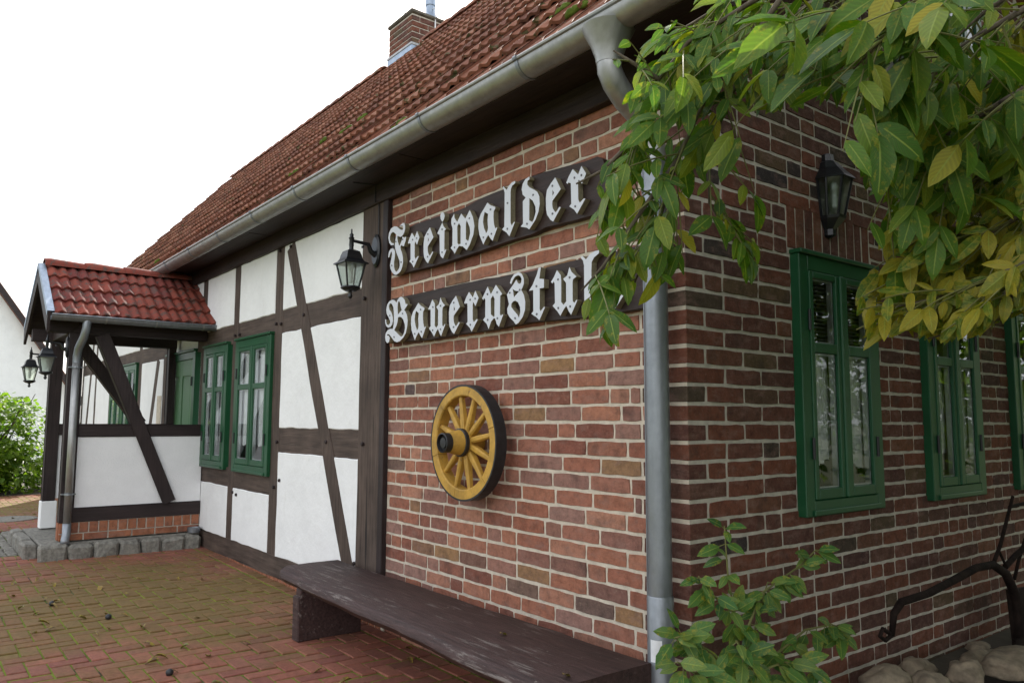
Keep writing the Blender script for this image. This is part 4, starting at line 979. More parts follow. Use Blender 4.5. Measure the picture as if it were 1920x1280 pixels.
glyph['u'] = (W(L4, [(1052,225),(1100,310),(1105,400),(1100,750),(1130,795),(1165,740),(1168,440),(1130,375),(1185,320),(1215,185),(1245,270),(1305,345),(1260,385),(1252,440),(1250,740),(1270,770),(1300,715),(1310,730),(1225,960),(1195,900),(1165,810),(1130,870),(1085,970),(1050,900),(985,805),(1018,760),(1018,440),(1005,408),(990,440),(970,415),(1010,340)]), [], W(L4, [(1066,378), (1218,352), (1062,842), (1217,822)]))
glyph['n'] = (W(L5, [(680,340),(735,470),(822,310),(928,465),(895,500),(890,800),(900,840),(935,815),(945,825),(870,1028),(835,980),(808,890),(785,880),(740,940),(695,1068),(665,980),(600,910),(638,860),(640,560),(615,535),(608,570),(585,545),(620,470)]), [W(L5, [(770,490),(797,545),(797,850),(778,858),(735,815),(732,555)])], W(L5, [(680,468), (845,436), (684,908), (849,882)]))
glyph['s'] = (W(L5, [(1210,92),(1265,120),(1300,200),(1300,290),(1275,360),(1255,395),(1300,480),(1325,600),(1320,740),(1280,860),(1210,960),(1160,988),(1130,940),(1060,870),(1020,800),(1015,720),(1045,640),(1010,480),(1060,390),(1130,290),(1170,220),(1200,280),(1230,295),(1255,270),(1260,210),(1240,160),(1200,145),(1150,170),(1110,230),(1085,298),(1062,280),(1080,210),(1130,130)]), [W(L5, [(1110,380),(1150,412),(1200,420),(1222,415),(1130,525)]), W(L5, [(1155,582),(1200,610),(1235,690),(1240,780),(1215,878),(1190,820),(1130,750),(1085,690),(1085,640),(1115,595)])], W(L5, [(1062,446), (1232,396), (1153,880)]))
glyph['t'] = (W(L6, [(352,330),(330,500),(400,505),(398,635),(335,645),(335,960),(350,985),(400,918),(415,928),(330,1122),(290,1080),(210,1025),(240,985),(238,670),(175,680),(230,590),(290,440),(318,335)]), [], W(L6, [(287,610), (293,1029)]))
glyph['b'] = (W(L6, [(1225,70),(1222,120),(1150,180),(1115,250),(1110,400),(1112,478),(1180,480),(1260,540),(1325,610),(1325,700),(1290,800),(1220,920),(1135,1005),(1080,970),(960,920),(1005,880),(1000,300),(985,230),(950,185),(975,155),(1030,212),(1080,140),(1150,90)]), [W(L6, [(1115,540),(1180,560),(1225,640),(1235,720),(1200,820),(1165,880),(1112,850)])], W(L6, [(1082,918)]))
def tip(L_, x, y):
    w = onY(*L_(x, y), LF); return (w.x, w.z)
def shift(g_, a, b):
    dx_, dz_ = b[0]-a[0], b[1]-a[1]; f = lambda l: [(x+dx_, z+dz_) for x, z in l]; return (f(g_[0]), [f(h) for h in g_[1]], f(g_[2]))
rt, et, at_, ut = tip(L1, 548, 1000), tip(L1, 812, 920), tip(L2, 370, 1108), tip(L4, 1085, 970)
def sign(label, board, word):
    bp = [onY(px, py, -.048) for px, py in board]; pts = [(w.x, w.z) for w in bp]
    t = thing('name_sign', label, 'sign', (sum(x for x, z in pts)/len(pts), 0, min(z for x, z in pts)), 'lettered boards on the brick wall')
    q = MB(); q.prism(pts, [], toF, .004, .048); obj('board', q, M['board'], t)
    sc_ = MB(); sc_.lathe((0, 0, 0), (0, -1, 0), [(.0055, 0), (.0055, .003), (.004, .0045)], 8); sme = sc_.mesh('screw'); sme.materials.append(M['screw'])
    for (gl_, extra) in word:
        q = MB(); q.prism(gl_[0], gl_[1], toF, .049, -LF, 1, 0)
        if extra: q.prism(extra, [], toF, .049, -LF, 1, 0)
        lt = obj('letter', q, [M['letter'], M['ply']], t)
        for (x, z) in gl_[2]:
            o = bpy.data.objects.new('screw', sme); link(o, lt); o.matrix_basis = Matrix.Translation((x, LF, z))
BZ = lambda pts: [(680+.34384*x, 260+.34384*y) for x, y in pts]
b1 = BZ([(165, 745), (400, 690), (640, 612), (800, 556), (920, 522), (1000, 482), (1150, 446), (1262, 415), (1305, 375), (1328, 300), (1330, 180), (1310, 112), (1280, 98), (1210, 125), (1000, 180), (870, 224), (790, 268), (700, 302), (640, 328), (560, 375), (480, 408), (400, 428), (290, 465), (240, 490), (160, 545), (155, 640)])
g = glyph
sign('dark board with pale blackletter word Freiwalder', b1, [(g['F'], None), (g['r'], None), (g['e'], None), (g['i'], idot), (g['w'], None), (g['a'], None), (g['l'], None), (g['d'], None), (shift(g['e'], et, tip(L3, 505, 1020)), None), (shift(g['r'], rt, tip(L3, 843, 912)), None)])
b2 = [(725, 643), (745, 640), (800, 637), (860, 626), (920, 618), (990, 604), (1060, 598), (1130, 590), (1207, 577), (1215, 545), (1214, 480), (1207, 458), (1125, 479), (1090, 485.6), (1065, 491), (1045, 496), (1030, 500), (1007, 506), (983, 511), (955, 515), (934, 519.7), (910, 522.4), (886, 528), (866, 531.7), (840, 537.7), (805, 545.6), (777, 551.7), (735, 560), (728, 600)]
sign('dark board with pale blackletter word Bauernstube', b2, [(g['B'], None), (shift(g['a'], at_, tip(L4, 700, 1040)), None), (g['u'], None), (shift(g['e'], et, tip(L4, 1485, 915)), None), (shift(g['r'], rt, tip(L5, 405, 1110)), None), (g['n'], None), (g['s'], None), (g['t'], None), (shift(g['u'], ut, tip(L6, 645, 1055)), None), (g['b'], None), (shift(g['e'], et, tip(L6, 1470, 945)), None)])

# ------------------------------------------------------------------ wagon wheel
WX, WZ, WR = -1.452, 1.217, .315
wt = thing('wagon_wheel', 'small yellow wooden wagon wheel with black iron tyre on the brick wall', 'wheel', (WX, -.02, WZ-WR))
def ringm(r0_, r1_, y0, y1, n=48):
    q = MB(); vs = []
    for i in range(n):
        a = 2*math.pi*i/n; c_, s_ = math.cos(a), math.sin(a)
        for (r_, y) in ((r0_, y0), (r1_, y0), (r1_, y1), (r0_, y1)): vs.append((WX+r_*c_, y, WZ+r_*s_))
    q.add(vs, [(i*4+j, i*4+(j+1) % 4, ((i+1) % n)*4+(j+1) % 4, ((i+1) % n)*4+j) for i in range(n) for j in range(4)]); return q
for k in range(6):   # felloes
    q = MB(); n = 8; vs = []
    for i in range(n+1):
        a = 2*math.pi*(k+i/n*.99)/6+.3; c_, s_ = math.cos(a), math.sin(a)
        for (r_, y) in ((WR-.062, -.062), (WR-.010, -.062), (WR-.010, -.128), (WR-.056, -.130), (WR-.062, -.124)): vs.append((WX+r_*c_, y, WZ+r_*s_))
    q.add(vs, [(i*5+j, i*5+(j+1) % 5, (i+1)*5+(j+1) % 5, (i+1)*5+j) for i in range(n) for j in range(5)]+[tuple(range(5)), tuple(n*5+j for j in range(5))]); obj('felloe', q, M['yellow'], wt)
obj('tyre', ringm(WR-.010, WR, -.060, -.129), M['iron'], wt)
for k in range(12):
    a = 2*math.pi*(k+.35)/12; d = Vector((math.cos(a), 0, math.sin(a))); c_ = Vector((WX, -.100, WZ)); s_ = Vector((-math.sin(a), 0, math.cos(a)))
    q = MB(); vs = []
    for (r_, w, dep) in ((.05, .014, .020), (.12, .017, .020), (.20, .014, .016), (WR-.055, .0115, .014)):
        for (i, j) in ((-1, -.6), (-.5, -1), (.5, -1), (1, -.6), (1, .8), (-1, .8)): vs.append(c_+d*r_+s_*(w*i)+Vector((0, dep*j, 0)))
    q.add(vs, [(i*6+j, i*6+(j+1) % 6, (i+1)*6+(j+1) % 6, (i+1)*6+j) for i in range(3) for j in range(6)]+[tuple(range(6)), tuple(18+j for j in range(6))]); obj('spoke', q, M['yellow'], wt)
q = MB(); q.lathe((WX, -.005, WZ), (0, -1, 0), [(.05, 0), (.062, .03), (.072, .075), (.072, .13), (.062, .18), (.052, .215)], 24); obj('hub', q, M['yellow'], wt, smooth=True, sharp=60)
q = MB(); q.lathe((WX, 0, WZ), (0, -1, 0), [(.073, .125), (.0765, .127), (.0765, .147), (.071, .149)], 24); obj('hub_band', q, M['iron'], wt)
q = MB(); q.lathe((WX, 0, WZ), (0, -1, 0), [(.053, .215), (.053, .255), (.047, .258), (.045, .235), (.030, .235), (.028, .25), (.0, .252)], 24); obj('hub_cap', q, M['iron'], wt, smooth=True, sharp=50)

# ------------------------------------------------------------------ bench
bt = thing('wooden_bench', 'long dark brown plank bench with worn paint against the brick wall', 'bench', (-1.5, -.35, 0))
random.seed(61)
q = MB(); n = 40; vs = []
for i in range(n+1):
    x = -2.95+2.86*i/n; yf = -.555-.10*i/n+sm_noise(i*.25, 3, .02); yb = -.115-.02*i/n+sm_noise(i*.3, 4, .01); zt_ = .385+sm_noise(i*.2, 5, .006)
    if i == 0: yf += .05
    th = .085
    for (y, z) in ((yb, zt_-th), (yb, zt_-.006), (yb-.006, zt_), ((yb+yf)/2, zt_+.002), (yf+.02, zt_-.001), (yf+.004, zt_-.012), (yf-.004+sm_noise(i*.6, 6, .006), zt_-.05), (yf+.03, zt_-th)): vs.append((x, y, z))
q.add(vs, [(i*8+j, i*8+(j+1) % 8, (i+1)*8+(j+1) % 8, (i+1)*8+j) for i in range(n) for j in range(8)]+[tuple(range(8)), tuple(n*8+j for j in range(8))])
obj('seat_plank', q, M['bench'], bt, smooth=True, sharp=50)
for x in (-2.60, -.45):
    q = MB(); q.box(x-.035, -.545, gz(x), x+.035, -.13, .305, .006, .002); q.box(x-.05, -.560, gz(x), x+.038, -.52, .26, .006, .002); obj('leg', q, M['bench'], bt)
obj('stretcher', MB().box(-2.55, -.145, .22, -.5, -.12, .30, .004), M['bench'], bt)

# ------------------------------------------------------------------ plough
pt = thing('old_plough', 'old rusty iron plough with curved beam leaning by the gable wall', 'plough', (.25, 2.4, .05))
PXP = .26
def pp_(lst, X=PXP): return [onX(px, py, X) for px, py in lst]
q = MB(); q.tube(pp_([(1672, 1192), (1676, 1150), (1690, 1128), (1740, 1112), (1790, 1086), (1830, 1064), (1862, 1058), (1886, 1075), (1902, 1110), (1908, 1150), (1906, 1195)]), [.013, .017, .019, .019, .020, .021, .023, .025, .027, .029, .024], 8); obj('beam', q, M['rust'], pt, smooth=True)
q = MB(); q.tube(pp_([(1670, 1188), (1655, 1178), (1650, 1192), (1660, 1200), (1672, 1190)]), .010, 6); obj('hook', q, M['rust'], pt)
q = MB(); q.tube(pp_([(1862, 1058), (1876, 1020), (1890, 965), (1899, 930)]), [.011, .011, .010, .009], 8); q.tube(pp_([(1893, 950), (1925, 942)]), .010, 6); obj('handle', q, M['rust'], pt)
q = MB(); q.tube(pp_([(1885, 1062), (1905, 1040), (1940, 1010)]), .016, 8); q.tube(pp_([(1902, 1085), (1910, 1050), (1922, 1010)]), .010, 8); q.tube(pp_([(1872, 1030), (1886, 1060)]), .008, 6); obj('handle_stay', q, M['rust'], pt)
c0 = onX(1906, 1160, PXP)
q = MB(); q.add([(PXP-.02, c0.y-.02, c0.z+.16), (PXP-.01, c0.y+.34, c0.z+.14), (PXP+.05, c0.y+.36, c0.z-.12), (PXP+.12, c0.y+.30, c0.z-.26), (PXP+.06, c0.y-.22, c0.z-.28), (PXP, c0.y-.03, c0.z-.12),
                 (PXP-.04, c0.y-.02, c0.z+.16), (PXP-.03, c0.y+.34, c0.z+.14), (PXP+.03, c0.y+.36, c0.z-.12), (PXP+.10, c0.y+.30, c0.z-.26), (PXP+.04, c0.y-.22, c0.z-.28), (PXP-.02, c0.y-.03, c0.z-.12)], [(0, 1, 2, 5), (5, 2, 3, 4), (6, 11, 8, 7), (11, 10, 9, 8)]+[(i, (i+1) % 6, 6+(i+1) % 6, 6+i) for i in range(6)]); obj('mouldboard', q, M['rust'], pt)

# stones
bed = MB(); bed.add([(.0, .35, .02), (1.6, .35, .0), (1.6, 5, .0), (0, 5, .05)], [(0, 1, 2, 3)]); obj('earth_bed', bed, M['earth'], kind='structure')
random.seed(71)
def stone(label, px, py, X, a, b, h, seed, rz=0):
    c_ = onX(px, py, X); q = MB(); n, mm = 26, 16; vs = []
    for j in range(mm+1):
        ph = math.pi*j/mm
        for i in range(n):
            th = 2*math.pi*i/n; d = Vector((math.sin(ph)*math.cos(th), math.sin(ph)*math.sin(th), math.cos(ph))); r_ = 1+.34*noise.noise(d*1.3+Vector((seed, 0, 0)))+.13*noise.noise(d*3.3+Vector((0, seed, 0)))+.05*noise.noise(d*9+Vector((0, 0, seed)))
            x, y = d.x*a*r_, d.y*b*r_; vs.append((c_.x+x*math.cos(rz)-y*math.sin(rz), c_.y+x*math.sin(rz)+y*math.cos(rz), c_.z+d.z*h*r_))
    q.add(vs, [(j*n+i, j*n+(i+1) % n, (j+1)*n+(i+1) % n, (j+1)*n+i) for j in range(mm) for i in range(n)]); obj('boulder', q, M['stone'], label=label, cat='stone', smooth=True)
stone('large flat grey-brown boulder under the plough beam', 1835, 1243, .16, .10, .24, .065, 1)
stone('rounded boulder against the wall behind the large flat boulder', 1832, 1222, .06, .07, .12, .065, 2)
stone('pale brown speckled boulder in front of the large flat boulder', 1812, 1262, .34, .08, .10, .062, 3)
stone('long low boulder at the end of the stone row beside the leafy shrub', 1660, 1275, .22, .08, .16, .06, 4)
stone('small dark streaked boulder between the long boulder and the wall', 1718, 1256, .12, .08, .10, .06, 5)
stone('brown boulder lowest in the row in front of the dark streaked boulder', 1745, 1290, .34, .09, .12, .065, 6)
stone('broad grey slab boulder beside the plough share', 1905, 1240, .42, .13, .26, .06, 7)

# ------------------------------------------------------------------ leaves
def leaf_mesh(seed, wid=.40, curl=.18, fold=.25, nseg=6, name='leaf', ragged=.06):
    random.seed(seed); vs = []; uv = []; fs = []
    cu, fo, tw = curl*U(.4, 1.6), fold*U(.3, 1.7), U(-.3, .3)
    for i in range(nseg+1):
        t_ = i/nseg; w = wid*.5*(math.sin(math.pi*min(1, t_**.85*1.0))**.75)*(1.0 if 0 < i < nseg else .03)*U(.93, 1.07)
        z = -cu*t_*t_; a = tw*t_
        for s in (-1, 0, 1):
            ww = w*s*(1-ragged*random.random()); vs.append((t_, ww*math.cos(a), z+abs(ww)*fo+ww*math.sin(a)+U(-.006, .006))); uv.append((t_, .5+s*.5))
    for i in range(nseg):
        for k_ in (0, 1): fs.append((i*3+k_, i*3+3+k_, i*3+4+k_, i*3+1+k_))
    me = bpy.data.meshes.new(name); me.from_pydata(vs, [], fs); ul = me.uv_layers.new(name='UVMap')
    for lp_ in me.loops: ul.data[lp_.index].uv = uv[lp_.vertex_index]
    me.polygons.foreach_set('use_smooth', [True]*len(me.polygons)); return me
def frame(p_, d, n_, s):
    d = d.normalized(); y = n_.cross(d)
    if y.length < 1e-3: y = Vector((1, 0, 0)).cross(d)
    y.normalize(); z = d.cross(y)
    return Matrix(((d.x*s, y.x*s, z.x*s, p_.x), (d.y*s, y.y*s, z.y*s, p_.y), (d.z*s, y.z*s, z.z*s, p_.z), (0, 0, 0, 1)))
def inpoly(x, y, pl_):
    c_ = False; j = len(pl_)-1
    for i in range(len(pl_)):
        if (pl_[i][1] > y) != (pl_[j][1] > y) and x < (pl_[j][0]-pl_[i][0])*(y-pl_[i][1])/(pl_[j][1]-pl_[i][1])+pl_[i][0]: c_ = not c_
        j = i
    return c_
LB = [leaf_mesh(200+i, U(.36, .46), .28, .3, 7) for i in range(8)]
tree = thing('walnut_tree', 'walnut tree with drooping yellow-spotted leaves hanging over the house corner', 'tree', (2.3, 1.5, 0))
tw_ = MB(); leaves = []; GID = [-1]; RACH = []
def compound(B, D, N, ln, npairs, size, mi):
    """pinnate leaf: rachis from B along D, sagging"""
    D = D.normalized(); pts = []
    for i in range(6):
        t_ = i/5; pts.append(B+D*ln*t_+Vector((0, 0, -.16*ln*t_*t_)))
    GID[0] += 1; RACH.append(pts)
    S_ = D.cross(N).normalized()
    for k_ in range(npairs):
        t_ = .32+.58*k_/max(1, npairs-1) if npairs > 1 else .6; i = min(4, int(t_*5)); P_ = pts[i].lerp(pts[i+1], t_*5-i)
        for s in (-1, 1):
            if random.random() < .1: continue
            d = D*U(.45, .8)+S_*s*U(.7, 1.0)+Vector((0, 0, -U(.15, .75))); leaves.append((frame(P_, d, N+Vector((U(-.5, .5), U(-.5, .5), U(-.3, .3))), size*(.62+.38*t_)*U(.68, 1.2)), mi, GID[0], t_))
    d = D+Vector((0, 0, -.5)); leaves.append((frame(pts[5], d, N+Vector((U(-.4, .4), U(-.4, .4), 0)), size*U(1.0, 1.25)), mi, GID[0], 1.0))
LIM = MB()
def twig(pxs, mi, size, n, seed, spread=1.0, r=.008):
    random.seed(seed); P_ = [atd(*p_) for p_ in pxs]; LIM.tube(P_, [r*(1-.7*i/(len(P_)-1)) for i in range(len(P_))], 6)
    for i in range(n):
        t_ = (i+.6)/n*(len(P_)-1); k_ = min(len(P_)-2, int(t_)); B = P_[k_].lerp(P_[k_+1], t_-k_); d = (P_[k_+1]-P_[k_]).normalized()
        side = CR*U(-1, 1)*spread+CU*U(-.9, .35)-fw*U(-.5, .5)
        N = (-fw*U(.3, 1)+Vector((0, 0, U(.3, 1)))+CR*U(-.4, .4)); compound(B, d*.5+side, N, U(.14, .24), random.choice((2, 2, 3)), size*U(.85, 1.15), mi)
twig([(1520, -60, 2.3), (1400, 10, 2.3), (1290, 80, 2.3), (1235, 150, 2.28), (1190, 260, 2.26), (1160, 400, 2.25)], 0, 0.092, 27, 1)
twig([(1490, -40, 2.25), (1400, 90, 2.25), (1320, 190, 2.22), (1270, 300, 2.2), (1235, 420, 2.2), (1190, 530, 2.18)], 0, 0.095, 27, 2)
twig([(1440, 60, 2.4), (1370, 180, 2.4), (1330, 280, 2.38), (1330, 380, 2.36), (1370, 450, 2.36)], 0, 0.092, 15, 3)
twig([(1270, 300, 2.2), (1200, 400, 2.15), (1130, 500, 2.12), (1090, 545, 2.1)], 0, 0.097, 11, 4, .6)
twig([(1235, 150, 2.28), (1190, 120, 2.3), (1150, 95, 2.3)], 0, 0.073, 6, 5, .5)
twig([(1190, 260, 2.26), (1130, 320, 2.25), (1080, 345, 2.25)], 0, 0.090, 6, 6, .4)
twig([(1740, -80, 2.2), (1610, 10, 2.15), (1520, 70, 2.12), (1480, 130, 2.1)], 0, 0.118, 15, 7)
twig([(1900, -80, 2.1), (1760, 0, 2.05), (1660, 70, 2.02), (1600, 130, 2.0)], 0, 0.123, 15, 8)
twig([(1950, 0, 2.2), (1830, 70, 2.2), (1740, 130, 2.2), (1700, 190, 2.2)], 0, 0.113, 18, 9)
twig([(2000, 120, 2.3), (1880, 190, 2.3), (1780, 250, 2.3), (1700, 290, 2.3), (1660, 340, 2.3)], 0, 0.095, 21, 10)
twig([(2000, 230, 2.5), (1900, 290, 2.5), (1820, 340, 2.5), (1760, 400, 2.5), (1720, 470, 2.5)], 1, 0.080, 30, 11)
twig([(2020, 340, 2.4), (1920, 400, 2.4), (1840, 450, 2.4), (1760, 490, 2.4), (1690, 540, 2.4)], 1, 0.077, 30, 12)
twig([(2020, 440, 2.3), (1930, 490, 2.3), (1840, 530, 2.3), (1750, 560, 2.3), (1680, 575, 2.3)], 1, 0.077, 30, 13)
twig([(2000, 520, 2.35), (1920, 550, 2.35), (1840, 575, 2.35), (1780, 590, 2.35)], 1, 0.075, 17, 14)
twig([(2020, 160, 2.7), (1930, 240, 2.7), (1880, 330, 2.7), (1860, 450, 2.7), (1850, 520, 2.7)], 1, 0.080, 34, 15)
twig([(1980, -20, 2.8), (1880, 80, 2.8), (1820, 180, 2.8), (1800, 300, 2.8)], 1, 0.080, 30, 16)
twig([(1700, -60, 2.7), (1560, 0, 2.7), (1440, 20, 2.7), (1340, 40, 2.7)], 0, 0.090, 24, 17)
twig([(1850, -60, 2.9), (1740, 20, 2.9), (1680, 110, 2.9), (1650, 200, 2.9)], 0, 0.090, 24, 18)
for k_, (y0_, d_) in enumerate(((150, 2.45), (260, 2.6), (360, 2.55), (470, 2.5), (80, 2.6), (540, 2.45))):
    twig([(2030, y0_, d_), (1930, y0_+40, d_), (1830, y0_+70, d_), (1740, y0_+95, d_)], 1 if y0_ > 200 else 0, .092, 18, 30+k_)
for k_, pts_ in enumerate(([(1620, -60, 2.5), (1500, 20, 2.5), (1400, 70, 2.5)], [(1800, -60, 2.45), (1690, 40, 2.45), (1590, 90, 2.45)], [(2020, 60, 2.5), (1900, 130, 2.5), (1790, 190, 2.5), (1720, 250, 2.5)], [(1980, -60, 2.4), (1850, 20, 2.4), (1760, 100, 2.4)], [(1420, -60, 2.4), (1340, 20, 2.4), (1270, 60, 2.4)])):
    twig(pts_, 0, .092, 14, 50+k_)
SIL = [(1112, 75), (1180, 62), (1290, -40), (2100, -60), (2100, 640), (1900, 600), (1840, 632), (1740, 650), (1690, 625), (1612, 662), (1598, 575), (1650, 500), (1640, 400), (1615, 330), (1595, 240), (1560, 190), (1440, 240), (1370, 205), (1345, 262), (1400, 320), (1440, 380), (1428, 552), (1392, 560), (1372, 470), (1330, 430), (1290, 530), (1225, 570), (1205, 640), (1130, 660), (1082, 615), (1098, 530), (1125, 470), (1090, 430), (1128, 395), (1122, 300), (1140, 200), (1190, 175)]
keep = []; KT = {}
for (M4, mi, gi, tt) in leaves:
    c_ = proj(M4 @ Vector((.55, 0, -.05))); t_ = proj(M4 @ Vector((1, 0, -.15)))
    if c_ and t_ and inpoly(*c_, SIL) and inpoly(*t_, SIL): keep.append((M4, mi)); KT[gi] = max(KT.get(gi, 0), tt)
for gi, tt in KT.items():
    pts = RACH[gi]; n = max(2, min(6, int(math.ceil(tt*5))+1)); tw_.tube(pts[:n], [.0028, .0026, .0023, .002, .0017, .0012][:n], 4, False)
# upper crown above and beside the picture, same tree
random.seed(91)
crown = []
for i in range(8500):
    a = U(0, 2*math.pi); r_ = math.sqrt(random.random()); zz = U(0, 1)
    c_ = Vector((2.0+2.4*r_*math.cos(a), 1.6+3.0*r_*math.sin(a), 2.0+3.2*zz*(1-.45*r_*r_)))
    q = proj(c_)
    if q and -120 < q[0] < 2040 and -140 < q[1] < 1400: continue
    if c_.x < .12 and c_.z < 6.5: continue
    if c_.y < .1: continue
    if (c_-CP).length < 1.2: continue
    for k_ in range(5):
        d = Vector((U(-1, 1), U(-1, 1), U(-.9, .2))); M4 = frame(c_+Vector((U(-.12, .12), U(-.12, .12), U(-.1, .1))), d, Vector((U(-.6, .6), U(-.6, .6), 1)), U(.08, .14)); 
        e_ = proj(M4 @ Vector((1, 0, 0)))
        if e_ and 0 < e_[0] < 1920 and 0 < e_[1] < 1280: continue
        crown.append((M4, 1 if random.random() < .4 else 0))
tl = obj('limb', LIM, M['bark'], tree, smooth=True)
rs = obj('leaf_stalk', tw_, M['twig'], tree, fix=False); rs['kind'] = 'stuff'
tk = MB(); tk.tube([(2.35, 1.5, -.05), (2.32, 1.5, .5), (2.28, 1.45, 1.4), (2.25, 1.4, 2.2), (2.2, 1.4, 2.9)], [.19, .15, .13, .12, .11], 12)
obj('trunk', tk, M['bark'], tree, smooth=True)
tb = MB()
for (x, y, z) in ((1.55, -.55, 2.75), (.9, .2, 3.4), (1.2, 2.5, 3.9), (3.2, 2.6, 4.2), (3.3, .3, 4.0), (2.1, 3.6, 3.6), (1.7, 1.3, 4.9)):
    A = Vector((2.2, 1.4, 2.75)); B = Vector((x, y, z)); mdl = A.lerp(B, .5)+Vector((0, 0, .25)); tb.tube([A, mdl, B], [.075, .05, .022], 8)
for (px, py, dd) in ((1520, -60, 2.3), (1740, -80, 2.2), (1900, -80, 2.1), (1950, 0, 2.2), (2000, 120, 2.3), (2020, 340, 2.4), (2020, 440, 2.3), (2000, 520, 2.35), (2000, 230, 2.5), (2020, 160, 2.7), (1980, -20, 2.8), (1850, -60, 2.9), (1700, -60, 2.7), (1490, -40, 2.25)):
    B = atd(px, py, dd); A = Vector((1.75, -.1, 2.95)) if dd < 2.6 else Vector((1.5, .8, 3.2)); tb.tube([A, A.lerp(B, .55)+Vector((0, 0, .12)), B], [.016, .011, .008], 6)
tb.tube([(2.2, 1.4, 2.7), (2.0, .6, 2.95), (1.75, -.1, 2.95)], [.06, .035, .018], 8); tb.tube([(2.2, 1.4, 2.7), (1.9, 1.1, 3.1), (1.5, .8, 3.2)], [.05, .03, .018], 8)
obj('limb', tb, M['bark'], tree, smooth=True)
for mi in (0, 1):
    its = [(random.randrange(8), M4, tree) for M4, k_ in keep if k_ == mi]
    scatter('leaf', LB, its, M['leaf'] if mi == 0 else M['leafy'], 150, [((1, 0, 0), (0, .4, 0))]*8)
its = [(random.randrange(8), M4, tree) for M4, k_ in crown]; scatter('crown', LB, its, M['leaf'], 0, [((1, 0, 0), (0, .4, 0))]*8)

# shrub at the corner
sh = thing('leafy_shrub', 'young shrub with pale blotched leaves growing at the foot of the brick corner', 'shrub', (.22, .05, 0))
random.seed(101); LBs = [leaf_mesh(300+i, .52, .25, .2, ragged=.12) for i in range(6)]; st = MB(); its = []
def sprig(pxs, n, size, seed):
    random.seed(seed); P_ = [onX(px, py, x) for px, py, x in pxs]; st.tube(P_, [.006*(1-.6*i/(len(P_)-1)) for i in range(len(P_))], 6)
    for i in range(n):
        t_ = (i+.8)/n*(len(P_)-1); k_ = min(len(P_)-2, int(t_)); B = P_[k_].lerp(P_[k_+1], t_-k_)
        for s in range(random.choice((2, 3))):
            d = CR*U(-1, 1)+CU*U(-.8, .5)-fw*U(-.2, .9); N = -fw*U(.4, 1)+Vector((0, 0, U(.2, .9)))
            c_ = B+d.normalized()*U(.005, .03); st.tube([B, c_], .0018, 4, False); its.append((random.randrange(6), frame(c_, d, N, size*U(.75, 1.3)), sh))
F0 = (1395, 1330, .25)
sprig([F0, (1385, 1200, .24), (1365, 1080, .22), (1358, 985, .2)], 10, 0.074, 1)
sprig([F0, (1400, 1180, .28), (1430, 1110, .3), (1500, 1060, .3), (1530, 1030, .3)], 13, 0.077, 2)
sprig([F0, (1340, 1230, .3), (1290, 1190, .33), (1265, 1195, .35)], 12, 0.077, 3)
sprig([F0, (1450, 1230, .3), (1510, 1180, .3), (1560, 1170, .3), (1580, 1190, .3)], 13, 0.077, 4)
sprig([F0, (1420, 1260, .35), (1470, 1240, .36), (1530, 1250, .38)], 10, 0.079, 5)
sprig([F0, (1360, 1270, .4), (1300, 1260, .42), (1270, 1240, .42)], 10, 0.077, 6)
sprig([F0, (1380, 1150, .26), (1330, 1110, .27), (1310, 1080, .27)], 9, 0.071, 7)
sprig([(1395, 1330, .25), (1420, 1150, .26), (1440, 1090, .26)], 9, 0.077, 8)
sprig([F0, (1440, 1290, .4), (1400, 1240, .42), (1380, 1200, .42)], 10, 0.079, 9)
B = onX(1395, 1330, .25); st.tube([(B.x, B.y, -.03), B], .008, 6)
obj('stem', st, M['twig'], sh, fix=False); scatter('leaf', LBs, its, M['leafp'], 300, [((1, 0, 0), (0, .5, 0))]*6)

# bushes beyond the porch
LBb = [leaf_mesh(400+i, .62, .2, .2, 3) for i in range(5)]
def bush(label, c_, rx, ry, rz, n, size, seed, mat='leafb'):
    random.seed(seed); bt_ = thing('garden_bush', label, 'bush', (c_[0], c_[1], 0.03), 'bushes beyond the porch'); its = []; bs = MB()
    for k_ in range(9):
        a = U(0, 6.28); bs.tube([(c_[0]+.1*math.cos(a), c_[1]+.1*math.sin(a), .0), (c_[0]+rx*.35*math.cos(a), c_[1]+ry*.35*math.sin(a), rz), (c_[0]+rx*.7*math.cos(a), c_[1]+ry*.7*math.sin(a), rz*U(1.3, 1.8))], [.025, .016, .006], 6)
    cl = [(Vector((U(-1, 1), U(-1, 1), U(-1.2, 1))), U(.25, .42)) for _ in range(34)]
    for i in range(n):
        q, r_ = random.choice(cl); v = Vector((random.gauss(0, 1), random.gauss(0, 1), random.gauss(0, 1))).normalized()*r_*U(.6, 1.05)+q*.72
        if v.length > 1.15: continue
        P_ = Vector((c_[0]+v.x*rx, c_[1]+v.y*ry, max(U(.07, .3), c_[2]+v.z*rz))); d = Vector((v.x+U(-1, 1), v.y+U(-1, 1), v.z*.5+U(-.9, .5)))
        its.append((random.randrange(5), frame(P_, d, Vector((v.x*.5+U(-.5, .5), v.y*.5+U(-.5, .5), 1)), size*U(.7, 1.3)), bt_))
    for i in range(n//3):
        a = U(0, 6.28); r_ = math.sqrt(random.random()); P_ = Vector((c_[0]+rx*r_*math.cos(a), c_[1]+ry*r_*math.sin(a), U(.07, c_[2]))); its.append((random.randrange(5), frame(P_, Vector((math.cos(a)+U(-.8, .8), math.sin(a)+U(-.8, .8), U(-.9, .5))), Vector((U(-.5, .5), U(-.5, .5), 1)), size*U(.7, 1.3)), bt_))
    obj('stem', bs, M['bark'], bt_); scatter('foliage', LBb, its, M[mat], 0, [((1, 0, 0), (0, .5, 0))]*5)
